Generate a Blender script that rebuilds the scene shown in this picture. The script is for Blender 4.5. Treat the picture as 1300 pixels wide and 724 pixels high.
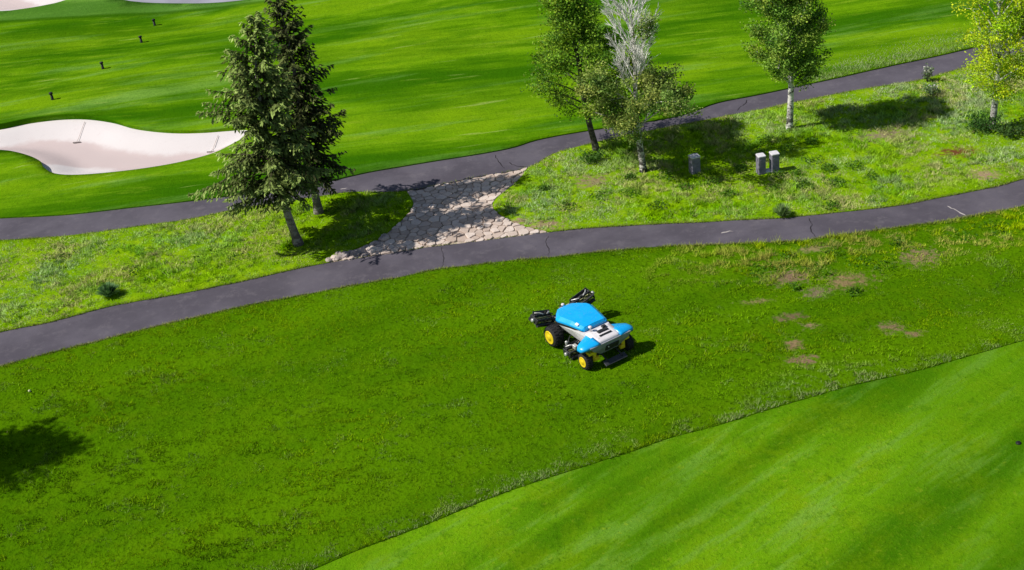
import bpy, math, random
import numpy as np
from mathutils import Vector, Matrix
from mathutils.geometry import delaunay_2d_cdt

for o in list(bpy.data.objects): bpy.data.objects.remove(o)
scene = bpy.context.scene
C = scene.collection
rad = math.radians

# ------------------------------------------------------------------ camera
CAM_H, PITCH, ROLL, FPX = 26.0, rad(30), rad(7), 1600.0      # drone height, tilt, bank, focal length in photo px
fw = np.array([0, math.cos(PITCH), -math.sin(PITCH)])
u0 = np.array([0, math.sin(PITCH), math.cos(PITCH)]); r0 = np.array([1., 0, 0])
cu = math.cos(ROLL)*u0 + math.sin(ROLL)*r0
cr = math.cos(ROLL)*r0 - math.sin(ROLL)*u0
cam = bpy.data.cameras.new('camera'); camo = bpy.data.objects.new('camera', cam); C.objects.link(camo)
camo.matrix_world = Matrix(((cr[0], cu[0], -fw[0], 0), (cr[1], cu[1], -fw[1], 0), (cr[2], cu[2], -fw[2], CAM_H), (0, 0, 0, 1)))
cam.sensor_width = 36; cam.lens = 36*FPX/1300; cam.clip_end = 8000
scene.camera = camo
# ------------------------------------------------------------------ sky, sun, exposure
SUN_EL, SUN_AZ = rad(48), rad(5)               # shadows fall to +X, a touch away from the camera
ts = Vector((-math.cos(SUN_EL)*math.cos(SUN_AZ), -math.cos(SUN_EL)*math.sin(SUN_AZ), math.sin(SUN_EL)))
w = bpy.data.worlds.new('World'); scene.world = w; w.use_nodes = True
nt = w.node_tree; bg = nt.nodes['Background']
sky = nt.nodes.new('ShaderNodeTexSky'); sky.sky_type = 'NISHITA'; sky.sun_disc = False
sky.sun_elevation = SUN_EL; sky.sun_rotation = math.atan2(ts.x, ts.y)
nt.links.new(sky.outputs[0], bg.inputs[0]); bg.inputs[1].default_value = 0.075
sl = bpy.data.lights.new('sun', 'SUN'); sl.energy = 4.9; sl.angle = rad(0.53); sl.color = (1, .96, .9)
so = bpy.data.objects.new('sun', sl); C.objects.link(so); so.location = (0, 40, 60)
so.rotation_euler = ts.to_track_quat('Z', 'Y').to_euler()
vs = scene.view_settings; vs.view_transform = 'Standard'; vs.look = 'None'; vs.exposure = 0.0; vs.gamma = 1; vs.use_curve_mapping = False

# ------------------------------------------------------------------ helpers
def G(x, y, z=0.0):
    """place on level ground seen at photo pixel x, y"""
    d = fw + (x-650)/FPX*cr - (y-362)/FPX*cu
    t = (CAM_H-z)/-d[2]
    return np.array([d[0]*t, d[1]*t])

def h(x, y):
    """gentle roll of the course"""
    x = np.asarray(x, float); y = np.asarray(y, float)
    far = np.clip((y-58)/25, 0, 1)
    return (.05*np.sin(x*.21+.8)*np.cos(y*.17) + .04*np.sin(x*.11-y*.23+2)
            + far*(.16*np.sin(x*.16+y*.13)*np.sin(y*.19+.5) + .07*np.sin(x*.37-y*.21)))

def hash2(ix, iy, s):
    v = np.sin(ix*127.1 + iy*311.7 + s*74.7)*43758.5453
    return v - np.floor(v)
def vnoise(x, y, sc, s=0):
    x = np.asarray(x)/sc; y = np.asarray(y)/sc
    ix = np.floor(x); iy = np.floor(y); fx = x-ix; fy = y-iy
    fx = fx*fx*(3-2*fx); fy = fy*fy*(3-2*fy)
    a = hash2(ix, iy, s); b = hash2(ix+1, iy, s); c = hash2(ix, iy+1, s); d = hash2(ix+1, iy+1, s)
    return (a*(1-fx)+b*fx)*(1-fy) + (c*(1-fx)+d*fx)*fy
def fbm(x, y, sc, s=0):
    return .55*vnoise(x, y, sc, s) + .3*vnoise(x, y, sc*.47, s+3) + .15*vnoise(x, y, sc*.21, s+7)

def sstep(x, a, b): t = np.clip((x-a)/(b-a), 0, 1); return t*t*(3-2*t)
def bl(c, k, w): w = np.clip(w, 0, 1)[:, None]; return c*(1-w)+np.array(k)*w

def inside(px, py, poly):
    px = np.asarray(px); py = np.asarray(py); r = np.zeros(px.shape, bool); n = len(poly)
    for i in range(n):
        x1, y1 = poly[i]; x2, y2 = poly[(i+1) % n]
        if y1 == y2: continue
        c = ((y1 > py) != (y2 > py)) & (px < (x2-x1)*(py-y1)/(y2-y1)+x1)
        r ^= c
    return r
def dist_line(px, py, line, closed=False):
    px = np.asarray(px, float); py = np.asarray(py, float); d = np.full(px.shape, 1e9); n = len(line)
    for i in range(n if closed else n-1):
        a = line[i]; b = line[(i+1) % n]; ab = b-a; L = ab@ab
        if L < 1e-12: continue
        t = np.clip(((px-a[0])*ab[0]+(py-a[1])*ab[1])/L, 0, 1)
        d = np.minimum(d, np.hypot(px-a[0]-t*ab[0], py-a[1]-t*ab[1]))
    return d
def smooth_line(pix, step=.45, world=False):
    P = [np.array(p, float) if world else G(*p) for p in pix]
    P = [2*P[0]-P[1]] + P + [2*P[-1]-P[-2]]
    out = []
    for i in range(1, len(P)-2):
        p0, p1, p2, p3 = P[i-1:i+3]; n = max(2, int(np.linalg.norm(p2-p1)/step))
        for k in range(n):
            t = k/n
            out.append(.5*(2*p1+(p2-p0)*t+(2*p0-5*p1+4*p2-p3)*t*t+(3*p1-p0-3*p2+p3)*t**3))
    out.append(P[-2])
    return np.array(out)

def tag(o, label=None, cat=None, group=None, kind=None):
    if label: o['label'] = label
    if cat: o['category'] = cat
    if group: o['group'] = group
    if kind: o['kind'] = kind
    return o
def empty(name, loc, rz=0):
    o = bpy.data.objects.new(name, None); C.objects.link(o); o.location = loc; o.rotation_euler = (0, 0, rz)
    o.empty_display_size = .2
    return o
def link(name, me, m, parent=None):
    o = bpy.data.objects.new(name, me); C.objects.link(o)
    if m is not None and len(me.materials) == 0: me.materials.append(m)
    if parent is not None: o.parent = parent
    return o
def mesh_np(name, V, F, col=None, smooth=False):
    """V (n,3), F (m,k)"""
    V = np.asarray(V, np.float32); F = np.asarray(F, np.int32); k = F.shape[1]
    me = bpy.data.meshes.new(name)
    me.vertices.add(len(V)); me.vertices.foreach_set('co', V.ravel())
    me.loops.add(F.size); me.loops.foreach_set('vertex_index', F.ravel())
    me.polygons.add(len(F)); me.polygons.foreach_set('loop_start', np.arange(len(F), dtype=np.int32)*k)
    if smooth: me.polygons.foreach_set('use_smooth', np.ones(len(F), bool))
    me.update(calc_edges=True)
    if col is not None:
        a = me.color_attributes.new('col', 'FLOAT_COLOR', 'POINT')
        c4 = np.ones((len(V), 4), np.float32); c4[:, :3] = col
        a.data.foreach_set('color', c4.ravel())
    return me

class MB:
    def __init__(s): s.v = []; s.f = []; s.sm = []
    def add(s, vs, fs, smooth=False):
        b = len(s.v); s.v += [tuple(map(float, p)) for p in vs]
        s.f += [tuple(b+i for i in f) for f in fs]; s.sm += [smooth]*len(fs); return s
    def box(s, c, d, rot=None, bev=.12):
        """box with chamfered edges; d = full sizes"""
        x, y, z = [q/2 for q in d]; b = min(d)*bev
        vs = []; 
        for sx in (-1, 1):
            for sy in (-1, 1):
                for sz in (-1, 1):
                    vs += [(sx*x, sy*(y-b), sz*(z-b)), (sx*(x-b), sy*y, sz*(z-b)), (sx*(x-b), sy*(y-b), sz*z)]
        I = lambda sx, sy, sz, k: ((sx > 0)*4+(sy > 0)*2+(sz > 0))*3+k
        fs = []
        for a in (-1, 1):
            fs.append([I(a, -1, -1, 0), I(a, 1, -1, 0), I(a, 1, 1, 0), I(a, -1, 1, 0)][::a])
            fs.append([I(-1, a, -1, 1), I(-1, a, 1, 1), I(1, a, 1, 1), I(1, a, -1, 1)][::a])
            fs.append([I(-1, -1, a, 2), I(1, -1, a, 2), I(1, 1, a, 2), I(-1, 1, a, 2)][::a])
        for a in (-1, 1):
            for bb in (-1, 1):
                fs.append([I(-1, a, bb, 1), I(1, a, bb, 1), I(1, a, bb, 2), I(-1, a, bb, 2)][::-a*bb])
                fs.append([I(a, -1, bb, 0), I(a, -1, bb, 2), I(a, 1, bb, 2), I(a, 1, bb, 0)][::-a*bb])
                fs.append([I(a, bb, -1, 0), I(a, bb, 1, 0), I(a, bb, 1, 1), I(a, bb, -1, 1)][::-a*bb])
                for cc in (-1, 1):
                    fs.append([I(a, bb, cc, 0), I(a, bb, cc, 1), I(a, bb, cc, 2)][::a*bb*cc])
        R = rot if rot is not None else Matrix.Identity(3)
        s.add([Vector(c)+R @ Vector(p) for p in vs], fs); return s
    def tube(s, P, R, n=7, caps=True, smooth=True):
        P = [Vector(p) for p in P]; rings = []
        if not hasattr(R, '__len__'): R = [R]*len(P)
        ref = Vector((.31, .17, .93))
        for i, p in enumerate(P):
            t = (P[min(i+1, len(P)-1)]-P[max(i-1, 0)]).normalized()
            if abs(t.dot(ref)) > .97: ref = Vector((1, .1, 0))
            a = t.cross(ref).normalized(); b = t.cross(a)
            rings.append([p+(a*math.cos(k*2*math.pi/n)+b*math.sin(k*2*math.pi/n))*R[i] for k in range(n)])
        vs = [q for r in rings for q in r]; fs = []
        for i in range(len(P)-1):
            for k in range(n):
                fs.append((i*n+k, i*n+(k+1) % n, (i+1)*n+(k+1) % n, (i+1)*n+k))
        s.add(vs, fs, smooth)
        if caps:
            s.add(rings[0], [tuple(range(n))]); s.add(rings[-1], [tuple(range(n))[::-1]])
        return s
    def lathe(s, prof, axis='x', c=(0, 0, 0), n=24, smooth=True):
        """prof: list of (along, radius)"""
        vs = []; fs = []
        for a, r in prof:
            for k in range(n):
                th = 2*math.pi*k/n; p, q = r*math.cos(th), r*math.sin(th)
                v = (a, p, q) if axis == 'x' else ((p, a, q) if axis == 'y' else (p, q, a))
                vs.append((v[0]+c[0], v[1]+c[1], v[2]+c[2]))
        for i in range(len(prof)-1):
            for k in range(n): fs.append((i*n+k, i*n+(k+1) % n, (i+1)*n+(k+1) % n, (i+1)*n+k))
        fs.append(tuple(range(n))[::-1]); fs.append(tuple(range((len(prof)-1)*n, len(prof)*n)))
        s.add(vs, fs, smooth); return s
    def loft(s, rings, smooth=False, caps=True):
        n = len(rings[0]); vs = [p for r in rings for p in r]; fs = []
        for i in range(len(rings)-1):
            for k in range(n): fs.append((i*n+k, i*n+(k+1) % n, (i+1)*n+(k+1) % n, (i+1)*n+k))
        if caps: fs += [tuple(range(n))[::-1], tuple(range((len(rings)-1)*n, len(rings)*n))]
        s.add(vs, fs, smooth); return s
    def mesh(s, name):
        me = bpy.data.meshes.new(name); me.from_pydata(s.v, [], s.f)
        me.polygons.foreach_set('use_smooth', s.sm)
        me.update()
        import bmesh
        bm = bmesh.new(); bm.from_mesh(me); bmesh.ops.recalc_face_normals(bm, faces=bm.faces); bm.to_mesh(me); bm.free()
        return me
    def build(s, name, m, parent=None): return link(name, s.mesh(name), m, parent)

# ------------------------------------------------------------------ materials
class NG:
    """tiny node-graph helper"""
    def __init__(s, name):
        s.m = bpy.data.materials.new(name); s.m.use_nodes = True; s.t = s.m.node_tree
        s.b = s.t.nodes['Principled BSDF']; s.out = s.t.nodes['Material Output']
    def n(s, typ, **kw):
        nd = s.t.nodes.new(typ)
        for k, v in kw.items(): setattr(nd, k, v)
        return nd
    def set(s, sock, v):
        if isinstance(v, bpy.types.NodeSocket): s.t.links.new(v, sock)
        else:
            if sock.type == 'RGBA' and len(v) == 3: v = (*v, 1)
            sock.default_value = v
    def math(s, op, a, b=0.0, clamp=False):
        nd = s.n('ShaderNodeMath', operation=op, use_clamp=clamp); s.set(nd.inputs[0], a); s.set(nd.inputs[1], b); return nd.outputs[0]
    def mix(s, f, a, b, mode='MIX'):
        nd = s.n('ShaderNodeMix', data_type='RGBA', blend_type=mode)
        s.set(nd.inputs[0], f); s.set(nd.inputs[6], a); s.set(nd.inputs[7], b); return nd.outputs[2]
    def pos(s): return s.n('ShaderNodeNewGeometry').outputs['Position']
    def obj(s): return s.n('ShaderNodeTexCoord').outputs['Object']
    def mapping(s, v, loc=(0, 0, 0), rot=0, sc=(1, 1, 1)):
        if rot and tuple(sc) != (1, 1, 1):      # turn first, stretch after
            v = s.mapping(v, rot=rot); rot = 0
        a = s.n('ShaderNodeMapping'); s.set(a.inputs[0], v); a.inputs[2].default_value = (0, 0, rot); a.inputs[3].default_value = sc; a.inputs[1].default_value = loc
        return a.outputs[0]
    def noise(s, v, scale, detail=3, rough=.55, dist=0):
        nd = s.n('ShaderNodeTexNoise'); s.set(nd.inputs['Vector'], v); nd.inputs['Scale'].default_value = scale
        nd.inputs['Detail'].default_value = detail; nd.inputs['Roughness'].default_value = rough; nd.inputs['Distortion'].default_value = dist
        return nd.outputs[0]
    def ss(s, v, lo, hi):
        nd = s.n('ShaderNodeMapRange', interpolation_type='SMOOTHSTEP'); s.set(nd.inputs[0], v)
        nd.inputs[1].default_value = lo; nd.inputs[2].default_value = hi; return nd.outputs[0]
    def bump(s, hgt, strength, dist):
        nd = s.n('ShaderNodeBump'); nd.inputs['Strength'].default_value = strength; nd.inputs['Distance'].default_value = dist
        s.set(nd.inputs['Height'], hgt); s.set(s.b.inputs['Normal'], nd.outputs[0]); return nd
    def fin(s, col, rough=.8, spec=.2, metal=0):
        s.set(s.b.inputs['Base Color'], col); s.set(s.b.inputs['Roughness'], rough)
        s.b.inputs['Specular IOR Level'].default_value = spec; s.b.inputs['Metallic'].default_value = metal
        return s.m

def simple(name, col, rough=.5, spec=.4, metal=0, var=.15, scale=6, bump=0, dirt=None):
    g = NG(name); p = g.obj(); n = g.noise(p, scale, 4)
    c = g.mix(g.ss(n, .3, .7), tuple(q*(1-var) for q in col), tuple(min(1, q*(1+var)) for q in col))
    if dirt:
        c = g.mix(g.math('MULTIPLY', g.ss(g.noise(p, scale*2.3, 5, .7), .52, .75), dirt[1]), c, dirt[0])
    r = g.math('ADD', g.math('MULTIPLY', n, .2), rough-.1)
    if bump: g.bump(g.noise(p, scale*4, 4), bump, .02)
    return g.fin(c, r, spec, metal)

def leafmat(name, trans=.35, rough=.6, spec=.25, up=0):
    g = NG(name)
    a = g.n('ShaderNodeAttribute', attribute_name='col').outputs['Color']
    g.fin(a, rough, spec)
    if up:        # soft blades: shade part way toward the sward's own normal
        mxn = g.n('ShaderNodeMix', data_type='VECTOR'); mxn.inputs[0].default_value = up
        g.t.links.new(g.n('ShaderNodeNewGeometry').outputs['Normal'], mxn.inputs[4]); mxn.inputs[5].default_value = (0, 0, 1)
        nz = g.n('ShaderNodeVectorMath', operation='NORMALIZE'); g.t.links.new(mxn.outputs[1], nz.inputs[0]); g.set(g.b.inputs['Normal'], nz.outputs[0])
    tr = g.n('ShaderNodeBsdfTranslucent'); g.set(tr.inputs[0], g.mix(.5, a, (1, 1, .35), 'MULTIPLY'))
    # translucency is the leaf letting sun through
    mx = g.n('ShaderNodeMixShader'); mx.inputs[0].default_value = trans
    g.t.links.new(g.b.outputs[0], mx.inputs[1]); g.t.links.new(tr.outputs[0], mx.inputs[2]); g.t.links.new(mx.outputs[0], g.out.inputs[0])
    return g.m

# angle helpers for mowing direction
def ang(p, q): d = G(*q)-G(*p); return math.atan2(d[1], d[0])
A_NEAR = ang((395, 724), (1297, 432)); A_FAR = ang((0, 150), (640, 60))

SOIL = [  # photo px, radii in metres, colour
    (1000, 352, 1.0, .55, (.36, .27, .19)), (1074, 357, 1.0, .6, (.38, .30, .16)), (1036, 372, .55, .4, (.33, .28, .20)),
    (1168, 326, .8, .75, (.40, .31, .20)), (1032, 315, .7, .3, (.38, .36, .17)), (1002, 403, .6, .3, (.27, .22, .13)), (1027, 414, .28, .22, (.42, .32, .22)),
    (1008, 439, .38, .3, (.40, .30, .18)), (1018, 459, .5, .34, (.38, .27, .19)), (1132, 416, .5, .35, (.34, .27, .17)), (1160, 424, .35, .2, (.36, .28, .17)),
    (1215, 193, .9, .55, (.24, .10, .05)), (1250, 222, .7, .55, (.55, .40, .31)), (752, 229, 1.0, .7, (.42, .36, .22)), (690, 285, 1.0, .5, (.45, .36, .25)),
    (1122, 172, 1.3, .7, (.40, .36, .24)), (655, 281, .9, .4, (.45, .36, .26)), (780, 312, 1.0, .16, (.5, .46, .25)), (960, 383, .6, .2, (.34, .33, .14))]

def soil_nodes(g, p, col):
    wob = g.noise(p, 3.4, 6, .75)
    for px, py, rx, ry, c in SOIL:
        x, y = G(px, py)
        v = g.mapping(p, (-x/rx, -y/ry, 0), 0, (1/rx, 1/ry, 0))
        ln = g.n('ShaderNodeVectorMath', operation='LENGTH'); g.set(ln.inputs[0], v)
        d = g.math('ADD', ln.outputs['Value'], g.math('MULTIPLY', g.math('SUBTRACT', wob, .5), 6.0))
        col = g.mix(g.math('SUBTRACT', 1.0, g.ss(d, .0, 1.3)), col, (c[0]*.60, c[1]*.55, c[2]*.48))
    return col

def turf_rough():
    g = NG('rough_turf'); p = g.pos()
    big = g.noise(g.mapping(p, rot=-A_NEAR, sc=(.25, 1, 1)), .28, 3)
    mid = g.noise(p, 1.1, 4, .6); fine = g.noise(p, 7, 4, .65)
    c = g.mix(g.ss(big, .35, .65), (.056, .145, .0012), (.085, .195, .0014))
    c = g.mix(g.math('MULTIPLY', g.ss(mid, .45, .7), .6), c, (.09, .18, .002))
    c = g.mix(g.math('MULTIPLY', g.ss(fine, .5, .72), .8), c, (.014, .046, .001))
    a = g.n('ShaderNodeAttribute', attribute_name='col').outputs['Fac']
    cm = g.mix(g.ss(mid, .4, .65), (.155, .31, .002), (.23, .38, .006))
    cm = g.mix(g.math('MULTIPLY', g.ss(fine, .52, .72), .6), cm, (.07, .16, .002))
    c = g.mix(g.ss(a, .4, .6), c, cm)
    c = soil_nodes(g, p, c)
    hgt = g.math('ADD', g.math('MULTIPLY', g.noise(p, 3.2, 4, .6), .6), g.math('MULTIPLY', fine, .4))
    g.bump(hgt, .9, .16)
    return g.fin(c, 1.0, 0)

def turf_near_fairway():
    g = NG('near_fairway_turf'); p = g.pos()
    AS = ang((1025, 706), (1256, 523))
    st = g.noise(g.mapping(p, rot=-AS, sc=(.035, .30, 1)), 1.0, 2, .5)           # broad mower passes, sheen of leaning grass put into the colour
    st2 = g.noise(g.mapping(p, rot=-AS+.05, sc=(.14, .8, 1)), 1.1, 5, .68)
    blot = g.noise(p, .55, 5, .68); fine = g.noise(p, 6, 6, .75); fleck = g.noise(p, 3.4, 5, .65); grain = g.noise(p, 9, 5, .8)
    c = g.mix(g.ss(st, .38, .60), (0.0477, 0.1575, 0.0025), (0.1018, 0.2490, 0.0030))
    c = g.mix(g.math('MULTIPLY', g.ss(blot, .42, .66), .65), c, (0.1225, 0.2287, 0.0025))
    c = g.mix(g.math('MULTIPLY', g.ss(st2, .50, .66), .55), c, (0.1297, 0.2693, 0.0365))
    c = g.mix(g.math('MULTIPLY', g.ss(g.noise(p, 1.5, 6, .72), .50, .66), .6), c, (0.0499, 0.1423, 0.0025))
    c = g.mix(g.math('MULTIPLY', g.ss(fleck, .60, .70), .55), c, (0.2076, 0.3151, 0.0135))
    c = g.mix(g.math('MULTIPLY', g.ss(fine, .5, .72), .6), c, (0.0415, 0.1199, 0.0025))
    c = g.mix(g.math('MULTIPLY', g.ss(grain, .52, .68), .6), c, (0.1661, 0.2896, 0.0135))
    c = g.mix(g.math('MULTIPLY', g.ss(g.noise(p, .09, 2), .42, .62), .45), c, (0.0481, 0.1498, 0.0020))      # lusher, darker ground
    c = g.mix(1.0, c, g.mix(g.ss(g.math('ADD', g.math('MULTIPLY', st, .6), g.math('MULTIPLY', st2, .4)), .40, .58), (.92, .95, .8), (1.45, 1.33, 1.5)), 'MULTIPLY')
    g.bump(g.math('ADD', fine, grain), .8, .06)
    return g.fin(c, 1.0, 0)

def turf_far_fairway():
    g = NG('far_fairway_turf'); p = g.pos()
    sep = g.n('ShaderNodeSeparateXYZ'); g.set(sep.inputs[0], g.mapping(p, rot=-A_FAR))
    wig = g.noise(p, .10, 3)
    band = g.math('SINE', g.math('ADD', g.math('MULTIPLY', sep.outputs[1], .55), g.math('MULTIPLY', wig, 7.0)))  # mowing bands: reflection off bent grass laid into the turf colour
    st = g.noise(g.mapping(p, rot=-A_FAR+.12, sc=(.05, .34, 1)), 1.0, 4, .62)
    st2 = g.noise(g.mapping(p, rot=-A_FAR-.06, sc=(.05, .42, 1)), 1.0, 6, .68)
    st3 = g.noise(g.mapping(p, rot=-A_FAR+.04, sc=(.25, 1.3, 1)), 1.0, 6, .72)
    fine = g.noise(p, 5.0, 6, .78); blot = g.noise(g.mapping(p, rot=-A_FAR, sc=(.5, 1, 1)), .45, 5, .7)
    c = g.mix(g.ss(st, .38, .60), (0.0435, 0.1525, 0.0023), (0.1018, 0.2440, 0.0027))
    c = g.mix(g.math('MULTIPLY', g.ss(band, -.5, .8), .45), c, (0.1297, 0.2592, 0.0027))
    c = g.mix(g.math('MULTIPLY', g.ss(blot, .46, .68), .6), c, (0.0477, 0.1575, 0.0023))
    c = g.mix(g.math('MULTIPLY', g.ss(st2, .52, .66), .65), c, (0.1245, 0.2693, 0.0415))
    c = g.mix(g.math('MULTIPLY', g.ss(st3, .54, .68), .5), c, (0.1557, 0.2745, 0.0115))
    c = g.mix(g.math('MULTIPLY', g.ss(g.noise(g.mapping(p, rot=-A_FAR, sc=(.20, 2.0, 1)), 1.0, 3), .66, .74), .6), c, (0.2595, 0.3659, 0.0715))
    c = g.mix(g.math('MULTIPLY', g.ss(fine, .5, .72), .55), c, (0.0373, 0.1168, 0.0023))
    # longer cut beyond the line across the far end
    a, b = G(0, 29), G(310, 5); n_ = np.array([-(b-a)[1], (b-a)[0]]); n_ /= np.linalg.norm(n_)
    dt = g.n('ShaderNodeVectorMath', operation='DOT_PRODUCT'); g.set(dt.inputs[0], p); dt.inputs[1].default_value = (n_[0], n_[1], 0)
    dd = g.math('ADD', g.math('SUBTRACT', dt.outputs['Value'], float(a@n_)), g.math('MULTIPLY', wig, 1.2))
    c = g.mix(g.math('MULTIPLY', g.ss(dd, .5, 1.0), .6), c, (0.1453, 0.3049, 0.0615))
    c = g.mix(g.math('MULTIPLY', g.math('SUBTRACT', 1.0, g.ss(g.math('ABSOLUTE', g.math('SUBTRACT', dd, .6)), .1, .55)), .75), c, (0.0364, 0.1168, 0.0045))
    c = g.mix(g.math('MULTIPLY', g.ss(g.noise(p, .07, 2), .45, .62), .4), c, (0.0449, 0.1445, 0.0020))
    bb = g.math('ADD', g.math('MULTIPLY', band, .07), g.math('ADD', g.math('MULTIPLY', st, .55), g.math('MULTIPLY', st3, .45)))
    c = g.mix(1.0, c, g.mix(g.ss(bb, .40, .60), (.78, .83, .70), (1.40, 1.22, 1.5)), 'MULTIPLY')
    g.bump(g.math('ADD', fine, g.noise(p, 2.2, 3)), .8, .07)
    return g.fin(c, 1.0, 0)

def asphalt():
    g = NG('asphalt'); p = g.pos()
    big = g.noise(p, .35, 4, .6); mid = g.noise(p, 2.2, 5, .65); fine = g.noise(p, 38, 3, .7)
    c = g.mix(g.ss(big, .35, .68), (.076, .067, .084), (.112, .100, .122))
    c = g.mix(g.math('MULTIPLY', g.ss(mid, .5, .75), .45), c, (.145, .128, .145))
    c = g.mix(g.math('MULTIPLY', g.ss(fine, .5, .75), .5), c, (.045, .040, .050))
    c = g.mix(g.math('MULTIPLY', g.ss(g.noise(p, 1.3, 6, .75), .62, .72), .45), c, (.052, .046, .058))
    c = g.mix(g.math('MULTIPLY', g.ss(g.noise(p, .9, 6, .8), .54, .66), .4), c, (.16, .143, .158))
    g.bump(g.math('ADD', fine, mid), .3, .01)
    return g.fin(c, .85, .25)

def sandmat():
    g = NG('bunker_sand'); p = g.pos()
    n = g.noise(p, .6, 4, .6); fine = g.noise(p, 22, 4, .7)
    a = g.n('ShaderNodeAttribute', attribute_name='col').outputs['Color']       # sand darker and pinker away from the upper edge and the lip
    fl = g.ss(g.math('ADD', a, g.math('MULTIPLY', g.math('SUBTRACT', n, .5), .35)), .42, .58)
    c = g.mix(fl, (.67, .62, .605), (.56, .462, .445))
    c = g.mix(g.math('MULTIPLY', g.ss(fine, .5, .8), .25), c, (.50, .43, .42))
    c = g.mix(g.math('MULTIPLY', g.ss(g.noise(p, 2.5, 5, .7), .55, .75), .25), c, (.53, .45, .44))
    wv = g.n('ShaderNodeTexWave'); g.set(wv.inputs['Vector'], g.mapping(p, rot=.5)); wv.inputs['Scale'].default_value = 3.2
    wv.inputs['Distortion'].default_value = 5; wv.inputs['Detail'].default_value = 2
    g.bump(g.math('ADD', g.math('MULTIPLY', wv.outputs['Fac'], .5), fine), .3, .03)
    return g.fin(c, .95, .05)

def flagstone():
    g = NG('flagstone'); p = g.pos()
    rnd = g.n('ShaderNodeObjectInfo').outputs['Random']
    c = g.mix(rnd, (.46, .36, .295), (.68, .575, .50))
    c = g.mix(g.math('MULTIPLY', g.ss(g.noise(p, 3.5, 5, .65), .5, .75), .5), c, (.40, .30, .25))
    c = g.mix(g.math('MULTIPLY', g.ss(g.noise(p, 11, 4, .7), .55, .75), .4), c, (.74, .66, .60))
    g.bump(g.noise(p, 6, 5, .65), .5, .05)
    return g.fin(c, .9, .2)

def barkmat(name, pale, dark, amount):
    g = NG(name); p = g.obj()
    sc = g.noise(g.mapping(p, sc=(1.6, 1.6, 5.5)), 1.5, 4, .65)
    spot = g.noise(g.mapping(p, sc=(1, 1, 1.4)), 3.1, 4, .6)
    m = g.math('MAXIMUM', g.ss(sc, .56, .62), g.ss(spot, .60-amount*.16, .66-amount*.16))
    sep = g.n('ShaderNodeSeparateXYZ'); g.set(sep.inputs[0], p)
    foot = g.math('MULTIPLY', g.math('SUBTRACT', 1.0, g.ss(sep.outputs[2], .25, 1.5)), g.ss(spot, .40, .5))   # dark blotches low on the stem
    c = g.mix(g.math('MAXIMUM', g.math('MULTIPLY', m, .9), foot), pale, dark)
    g.bump(sc, .6, .04)
    return g.fin(c, .85, .2)

M = dict(
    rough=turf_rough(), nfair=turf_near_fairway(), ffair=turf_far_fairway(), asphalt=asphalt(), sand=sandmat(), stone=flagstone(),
    concrete=simple('pale_concrete', (.30, .30, .345), .9, .2, var=.15, scale=.4),
    blade=leafmat('grass_blade', .25, .9, 0.0, .72), leaf=leafmat('leaf', .36, .6, .2, .35), needle=leafmat('needle', .2, .7, .1, .45),
    grout=simple('crossing_soil', (.38, .31, .25), .95, .1, var=.35, scale=2, bump=.4),
    rock=simple('rock', (.34, .29, .27), .9, .2, var=.35, scale=4, bump=.6),
    crack=simple('crack_fill', (.025, .022, .026), .9, .1), scuff=simple('pale_scuff', (.42, .38, .36), .9, .1),
    aspen=barkmat('aspen_bark', (.62, .59, .53), (.035, .03, .028), .55), aspen2=barkmat('aspen_bark_white', (.72, .69, .63), (.045, .04, .035), .3),
    darkbark=barkmat('dark_bark', (.16, .14, .12), (.045, .038, .032), .6), sprucebark=barkmat('spruce_bark', (.30, .27, .25), (.12, .10, .09), .4),
    deadwood=simple('dead_wood', (.82, .79, .74), .85, .15, var=.18, scale=5),
    twig=simple('twig', (.12, .095, .07), .9, .1),
    blue=simple('mower_blue', (.006, .40, .86), .28, .5, var=.05, scale=3, dirt=((.14, .30, .36), .4)),
    white=simple('mower_white', (.76, .72, .73), .35, .5, var=.06, scale=4, dirt=((.36, .34, .26), .55)),
    grey=simple('mower_grey', (.25, .255, .28), .4, .5, var=.12, dirt=((.16, .15, .13), .4)),
    bumper=simple('bumper_grey', (.035, .037, .043), .45, .5, var=.2),
    dark=simple('mower_dark', (.022, .023, .025), .5, .4, var=.3, dirt=((.07, .07, .04), .5)),
    rubber=simple('tyre_rubber', (.026, .025, .026), .8, .2, var=.3, scale=14, dirt=((.07, .075, .04), .5)),
    yellow=simple('rim_yellow', (.82, .60, .02), .35, .5, var=.1, dirt=((.30, .22, .03), .4)),
    olive=simple('reel_steel', (.28, .29, .13), .45, .5, .4, var=.35, scale=12, dirt=((.10, .12, .03), .7)),
    steel=simple('cast_metal', (.58, .57, .54), .4, .5, .5, var=.2, scale=9, dirt=((.12, .12, .08), .6)),
    post=simple('post_grey', (.20, .19, .235), .8, .25, var=.2, scale=5, bump=.3, dirt=((.10, .095, .11), .6)),
    postcap=simple('post_cap', (.62, .60, .62), .8, .25, var=.12, scale=6, dirt=((.30, .29, .28), .5)),
    black=simple('marker_black', (.012, .012, .014), .6, .3, var=.3),
    wood=simple('rake_handle', (.60, .50, .45), .7, .3, var=.2), rakehead=simple('rake_head', (.27, .23, .22), .7, .3),
    ball=simple('ball_white', (.62, .60, .36), .4, .4, var=.05),
)

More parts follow.
